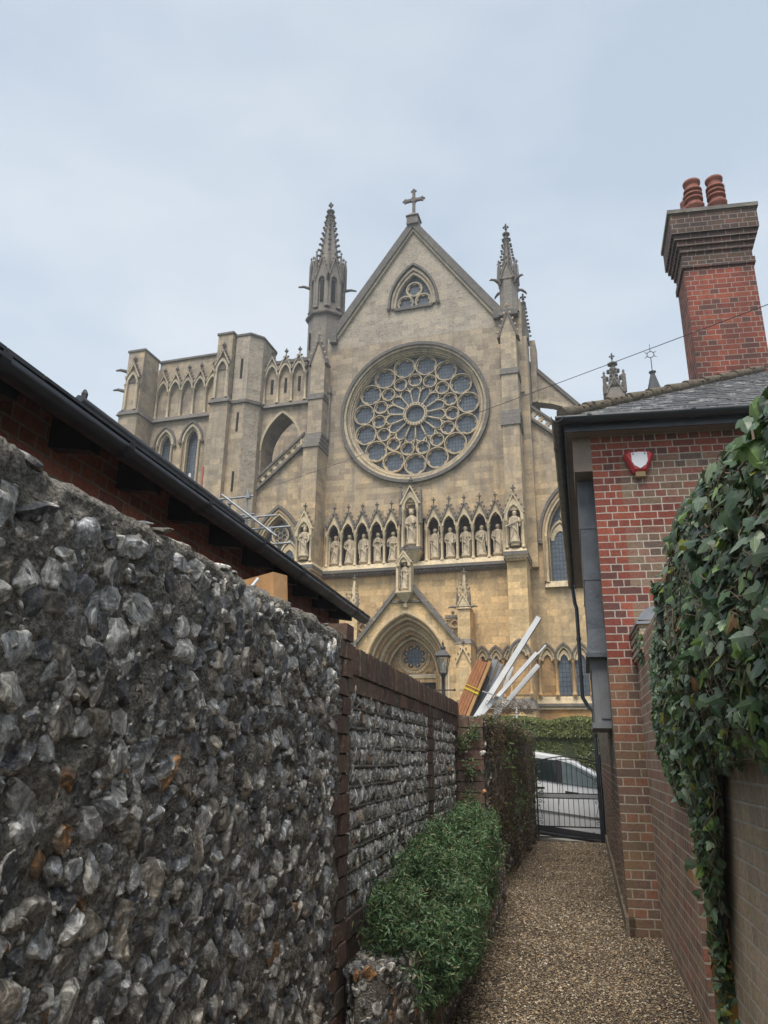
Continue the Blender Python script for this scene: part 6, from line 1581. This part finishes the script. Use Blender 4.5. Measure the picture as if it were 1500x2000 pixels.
# ================================================================ HEDGE
hd=thing('yew_hedge','clipped yew hedge with a wavy rounded top in front of the cathedral','hedge',(.1,26,0))
HB=[(-9,3,3.1),(-6.2,2.8,2.95),(-3.6,2.4,2.9),(-1.5,1.9,2.86),(.62,1.5,2.84),(2.7,1.8,2.8),(5,2,2.7)]
P=[];NR=[]
def hz(x): return max([h-.42*((x-c)/w_)**2*1.0 for c,w_,h in HB]+[1.9])
n=52000; x=rng.uniform(-3.2,2.6,n); f=rng.random(n); top_=f>.62
zt_=np.array([hz(a) for a in x]); jit=np.array([mnoise.noise(Vector((a*2,b*6,0))) for a,b in zip(x,f)])
th=rng.random(n)**.9*.62
yy=np.where(top_,-.95+1.9*rng.random(n),-.95+.06*rng.random(n)); z=np.where(top_,zt_-.16*np.abs(yy)**2+.03*rng.random(n),zt_-.08-(zt_-.6)*th)
yy=yy+np.where(top_,0,.12*jit+.10*(z<2.2)); z=z+hill(0)*0
P=np.stack([x,yy,z-.0],1); NR=np.stack([np.zeros(n),np.where(top_,-.2,-1.),np.where(top_,1.,.3)],1)
top_col=foliage('foliage',hd,P-[.1,0,0],NR,.058*rng.uniform(.6,1.4,n),[(.13,.15,.035),(.10,.125,.03),(.17,.18,.045),(.07,.09,.025),(.14,.15,.03)],asp=(.35,.7))
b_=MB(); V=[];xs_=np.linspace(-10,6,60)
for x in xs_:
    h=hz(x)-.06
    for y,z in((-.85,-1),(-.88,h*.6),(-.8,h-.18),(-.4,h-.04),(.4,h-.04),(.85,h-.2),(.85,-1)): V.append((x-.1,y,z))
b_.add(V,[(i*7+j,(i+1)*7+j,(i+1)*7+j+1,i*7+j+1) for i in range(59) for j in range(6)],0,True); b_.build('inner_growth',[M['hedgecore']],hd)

# ================================================================ STREET LAMP
lm=thing('street_lamp','black Victorian style street lamp standing before the cathedral portal','street lamp',(-3.05,21,hill(-3)-.1))
b_=MB(); b_.lathe([(.16,0),(.16,.35),(.11,.4),(.09,.9),(.06,1.0),(.045,2.9),(.07,2.95),(.045,3.0),(.04,3.45),(.09,3.5),(.05,3.55)],0,0,0,12); b_.tube([(-.3,0,3.1),(.3,0,3.1)],.018,6); b_.lump(-.31,0,3.1,.035); b_.lump(.31,0,3.1,.035); b_.build('post',[M['iron']],lm)
b_=MB()
for a in range(4):
    ca,sa=math.cos(PI/4+a*PI/2),math.sin(PI/4+a*PI/2); b_.tube([(.13*ca,.13*sa,3.55),(.24*ca,.24*sa,4.0)],.012,5)
b_.frus(-.18,.18,-.18,.18,4.0,-.19,.19,-.19,.19,4.03); b_.frus(-.21,.21,-.21,.21,4.03,-.08,.08,-.08,.08,4.2); b_.lathe([(.07,0),(.08,.08),(.03,.12),(.035,.18),(.0,.28)],0,0,4.2,8); b_.box(-.1,.1,-.1,.1,3.53,3.56)
b_.build('lantern_frame',[M['iron']],lm)
t=NT('lamp glass'); lg=t.fin((.5,.52,.52),.1,None,Transmission_Weight=.85,IOR=1.1)
b_=MB(); b_.frus(-.09,.09,-.09,.09,3.56,-.165,.165,-.165,.165,3.99); b_.build('lantern_glass',[lg],lm)
b_=MB(); b_.lathe([(.025,0),(.03,.1),(.045,.14),(.05,.22),(.02,.26)],0,0,3.6,8); b_.build('lamp_bulb',[m_plain('opal bulb',(.8,.8,.76),.3,var=.02)],lm)

# ================================================================ TIMBER AND PLASTIC LENGTHS behind the wall
PY=12.6
def lean_rot(d):
    z=d.normalized(); y=(Vector((.15,1,0))-z*z.dot(Vector((.15,1,0)))).normalized(); x=y.cross(z)
    return Matrix((x,y,z)).transposed().to_euler()
def lean(name,label,cat,mat,p0,p1,w_,d_,group,extra=None):
    p0=Vector(p0);p1=Vector(p1); L2=(p1-p0).length
    mb=MB(); mb.box(-w_/2,w_/2,-d_/2,d_/2,0,L2); o=mb.build(name,[mat]); o.location=p0; o.rotation_euler=lean_rot(p1-p0); tag(o,label,cat,group); return o
def pxw(px,py,Y): # authoring helper result baked from the survey of the photo: world x,z on the plane y=Y
    d=fw+rt*((px-750)/F_PX)-up*((py-1000)/F_PX); t_=Y/d.y; return (d.x*t_,Y,1.6+d.z*t_)
def ext(a,b,zb=.02):
    a=Vector(a);b=Vector(b); k=(a.z-zb)/(b.z-a.z); return a-(b-a)*k
G='lengths of timber and white plastic leaning behind the garden wall'
def plank(label,cat,name,mat,lo,hi,w_,d_,Y=PY): 
    a=Vector(pxw(*lo,Y)); b=Vector(pxw(*hi,Y)); return lean(name,label,cat,mat,ext(a,b),b,w_,d_,G)
plank('longest white plastic plank leaning furthest up and right above the garden wall','plank','plastic_plank',M['white'],(955,1362),(1053,1206),.085,.08)
plank('white round-ended length just below the longest white plank','plank','plastic_plank',M['white'],(962,1372),(1049,1275),.06,.06,PY-.12)
plank('thin white rod sticking out past the second white length','rod','plastic_rod',M['white'],(1030,1300),(1066,1260),.028,.028,PY-.1)
plank('lowest white plank of the fan, leaning furthest right','plank','plastic_plank',M['white'],(985,1378),(1052,1299),.075,.05,PY+.1)
plank('grey-white channel standing next to the timber battens','channel','metal_channel',M['silver'],(940,1360),(968,1288),.10,.04,PY+.08)
plank('narrow grey channel standing just left of the longest white plank','channel','metal_channel',M['silver'],(958,1345),(979,1296),.07,.03,PY+.12)
plank('short white plank behind the crossing of the white lengths','plank','plastic_plank',M['white'],(985,1345),(1001,1302),.06,.04,PY+.2)
plank('dark slate-coloured strip standing beside the reddish battens','strip','dark_strip',M['slate_dark'],(930,1385),(953,1320),.05,.03,PY+.02)
a=Vector(pxw(943,1350,PY-.2)); b=Vector(pxw(994,1368,PY-.2)); lean('cross_board','pale board lying across the white lengths just above the wall','board','board' and M['lead'] if 0 else m_plain('weathered grey board',(.42,.43,.41),.7),a,b,.02,.11,G)
bt=thing('batten_bundle','bundle of reddish timber battens tied with a yellow strap, leaning behind the wall','timber bundle',ext(Vector(pxw(908,1380,PY)),Vector(pxw(947,1287,PY))),0,G)
dv=(Vector(pxw(947,1287,PY))-Vector(pxw(908,1380,PY))).normalized(); L2=(Vector(pxw(947,1287,PY))-bt.location).length; bt.rotation_euler=lean_rot(dv)
for i in range(4):
    for j in range(2):
        m_=MB(); m_.box(-.12+.048*i,-.076+.048*i,-.04+.045*j,.0+.045*j,0,L2-rnd.uniform(0,.06)-(.0 if i else .05)); m_.build('batten',[M['redwood']],bt)
m_=MB(); m_.box(.078,.13,-.03,.05,0,L2-.01); m_.build('batten',[M['rawwood']],bt)
m_=MB(); m_.box(-.128,.135,-.048,.056,L2*.83,L2*.83+.03); m_.box(-.129,.136,-.049,.057,L2*.85,L2*.85+.014); m_.build('strap',[M['yellow']],bt)
wb=MB()
for k in range(60):
    p=Vector(pxw(1000+rnd.uniform(-30,45),1395,PY-.6)); pts=[p]
    for q in range(5): p=p+Vector((rnd.uniform(-.07,.07),rnd.uniform(-.05,.05),rnd.uniform(.0,.07))); pts.append(p.copy())
    wb.tube(pts,.0035,4,cap=False)
tag(wb.build('bare_bramble',[M['stem']]),'tangle of bare thin bramble stems rising over the wall top by the white lengths','bramble')
m_=MB(); m_.lathe([(.02,0),(.025,.1),(.012,.13),(.02,.16),(.005,.19)],0,0,0,8); o=m_.build('white_post_cap',[M['white']]); o.location=pxw(1010,1403,13.4); tag(o,'small white knob poking above the overgrown wall','post cap')

# ================================================================ SCAFFOLD behind the outbuilding
sf=thing('scaffold','galvanised scaffold poles rising behind the outbuilding roof','scaffold',(-6.5,16,0))
def spole(a,b,Y=16,r=.03,ext_=None,nm='scaffold_pole'):
    A=Vector(pxw(*a,Y)); B=Vector(pxw(*b,Y)); 
    if ext_: A=A+(A-B).normalized()*ext_
    m_=MB(); m_.tube([A-sf.location,B-sf.location],r,8); m_.build(nm,[M['silver']],sf)
spole((407,978),(495,969),16,.027,1.0); spole((433,966),(540,1047),15.9,.027)
for x,yt,Y in((434,975,16.05),(449,985,16.05),(484,955,16.08)): spole((x-2,yt+60),(x,yt),Y,.028,6)
spole((450,1009),(497,1004),16.1,.027,2); spole((455,1014),(541,1006),16,.027,2); spole((490,1034),(568,1028),16,.027,2); spole((530,1063),(568,1060),16,.025,2)
m_=MB()
for px,py in((449,981),(485,970),(484,1008),(499,1014),(527,1035)): p=Vector(pxw(px,py,15.95))-sf.location; m_.box(p.x-.05,p.x+.05,p.y-.06,p.y+.06,p.z-.05,p.z+.05)
m_.build('coupler',[M['silver']],sf)
for px,y0,y1,mt,lb_ in((371,925,948,M['white'],'white stub of pole showing over the outbuilding roof, leftmost of three'),(379,944,955,M['white'],'short white stub of pole over the outbuilding roof, middle of three'),(397,912,968,None,'red and white pole rising over the outbuilding roof, rightmost of three')):
    A=Vector(pxw(px-1,y1+40,15)); B=Vector(pxw(px,y0,15)); m_=MB(); m_.tube([(0,0,-6),(0,0,0)],.03,8)
    if mt is None:
        m_=MB(); m_.tube([(0,0,-6),(0,0,-.5)],.03,8,0); m_.tube([(0,0,-.5),(0,0,0)],.028,8,1)
    o=m_.build('marker_pole',[M['white'],m_plain('faded red paint',(.42,.12,.10),.6)]); o.location=B; tag(o,lb_,'pole','marker poles behind the outbuilding')

# ================================================================ OVERHEAD CABLE
b_=MB(); A=Vector(pxw(1560,572,8.8)); B=Vector(pxw(400,992,31)); pts=[]
for k in range(41):
    f=k/40; p=A.lerp(B,f); p.z-=.12*4*f*(1-f); pts.append(p)
b_.tube(pts,.006,5,cap=False); tag(b_.build('overhead_cable',[M['iron']]),'thin overhead cable crossing from the chimney to the cathedral front','cable')

# ================================================================ THIN HAZE in the air
b_=MB(); b_.box(-60,60,-12,90,-3.8,38); hz_=b_.build('haze',[])
hm=bpy.data.materials.new('haze'); hm.use_nodes=True; hm.node_tree.nodes.clear()
ho=hm.node_tree.nodes.new('ShaderNodeOutputMaterial'); hv=hm.node_tree.nodes.new('ShaderNodeVolumePrincipled'); hv.inputs['Color'].default_value=(.93,.95,1,1); hv.inputs['Density'].default_value=.0018; hv.inputs['Anisotropy'].default_value=.3
hm.node_tree.links.new(hv.outputs[0],ho.inputs['Volume']); hz_.data.materials.append(hm); tag(hz_,kind='stuff')
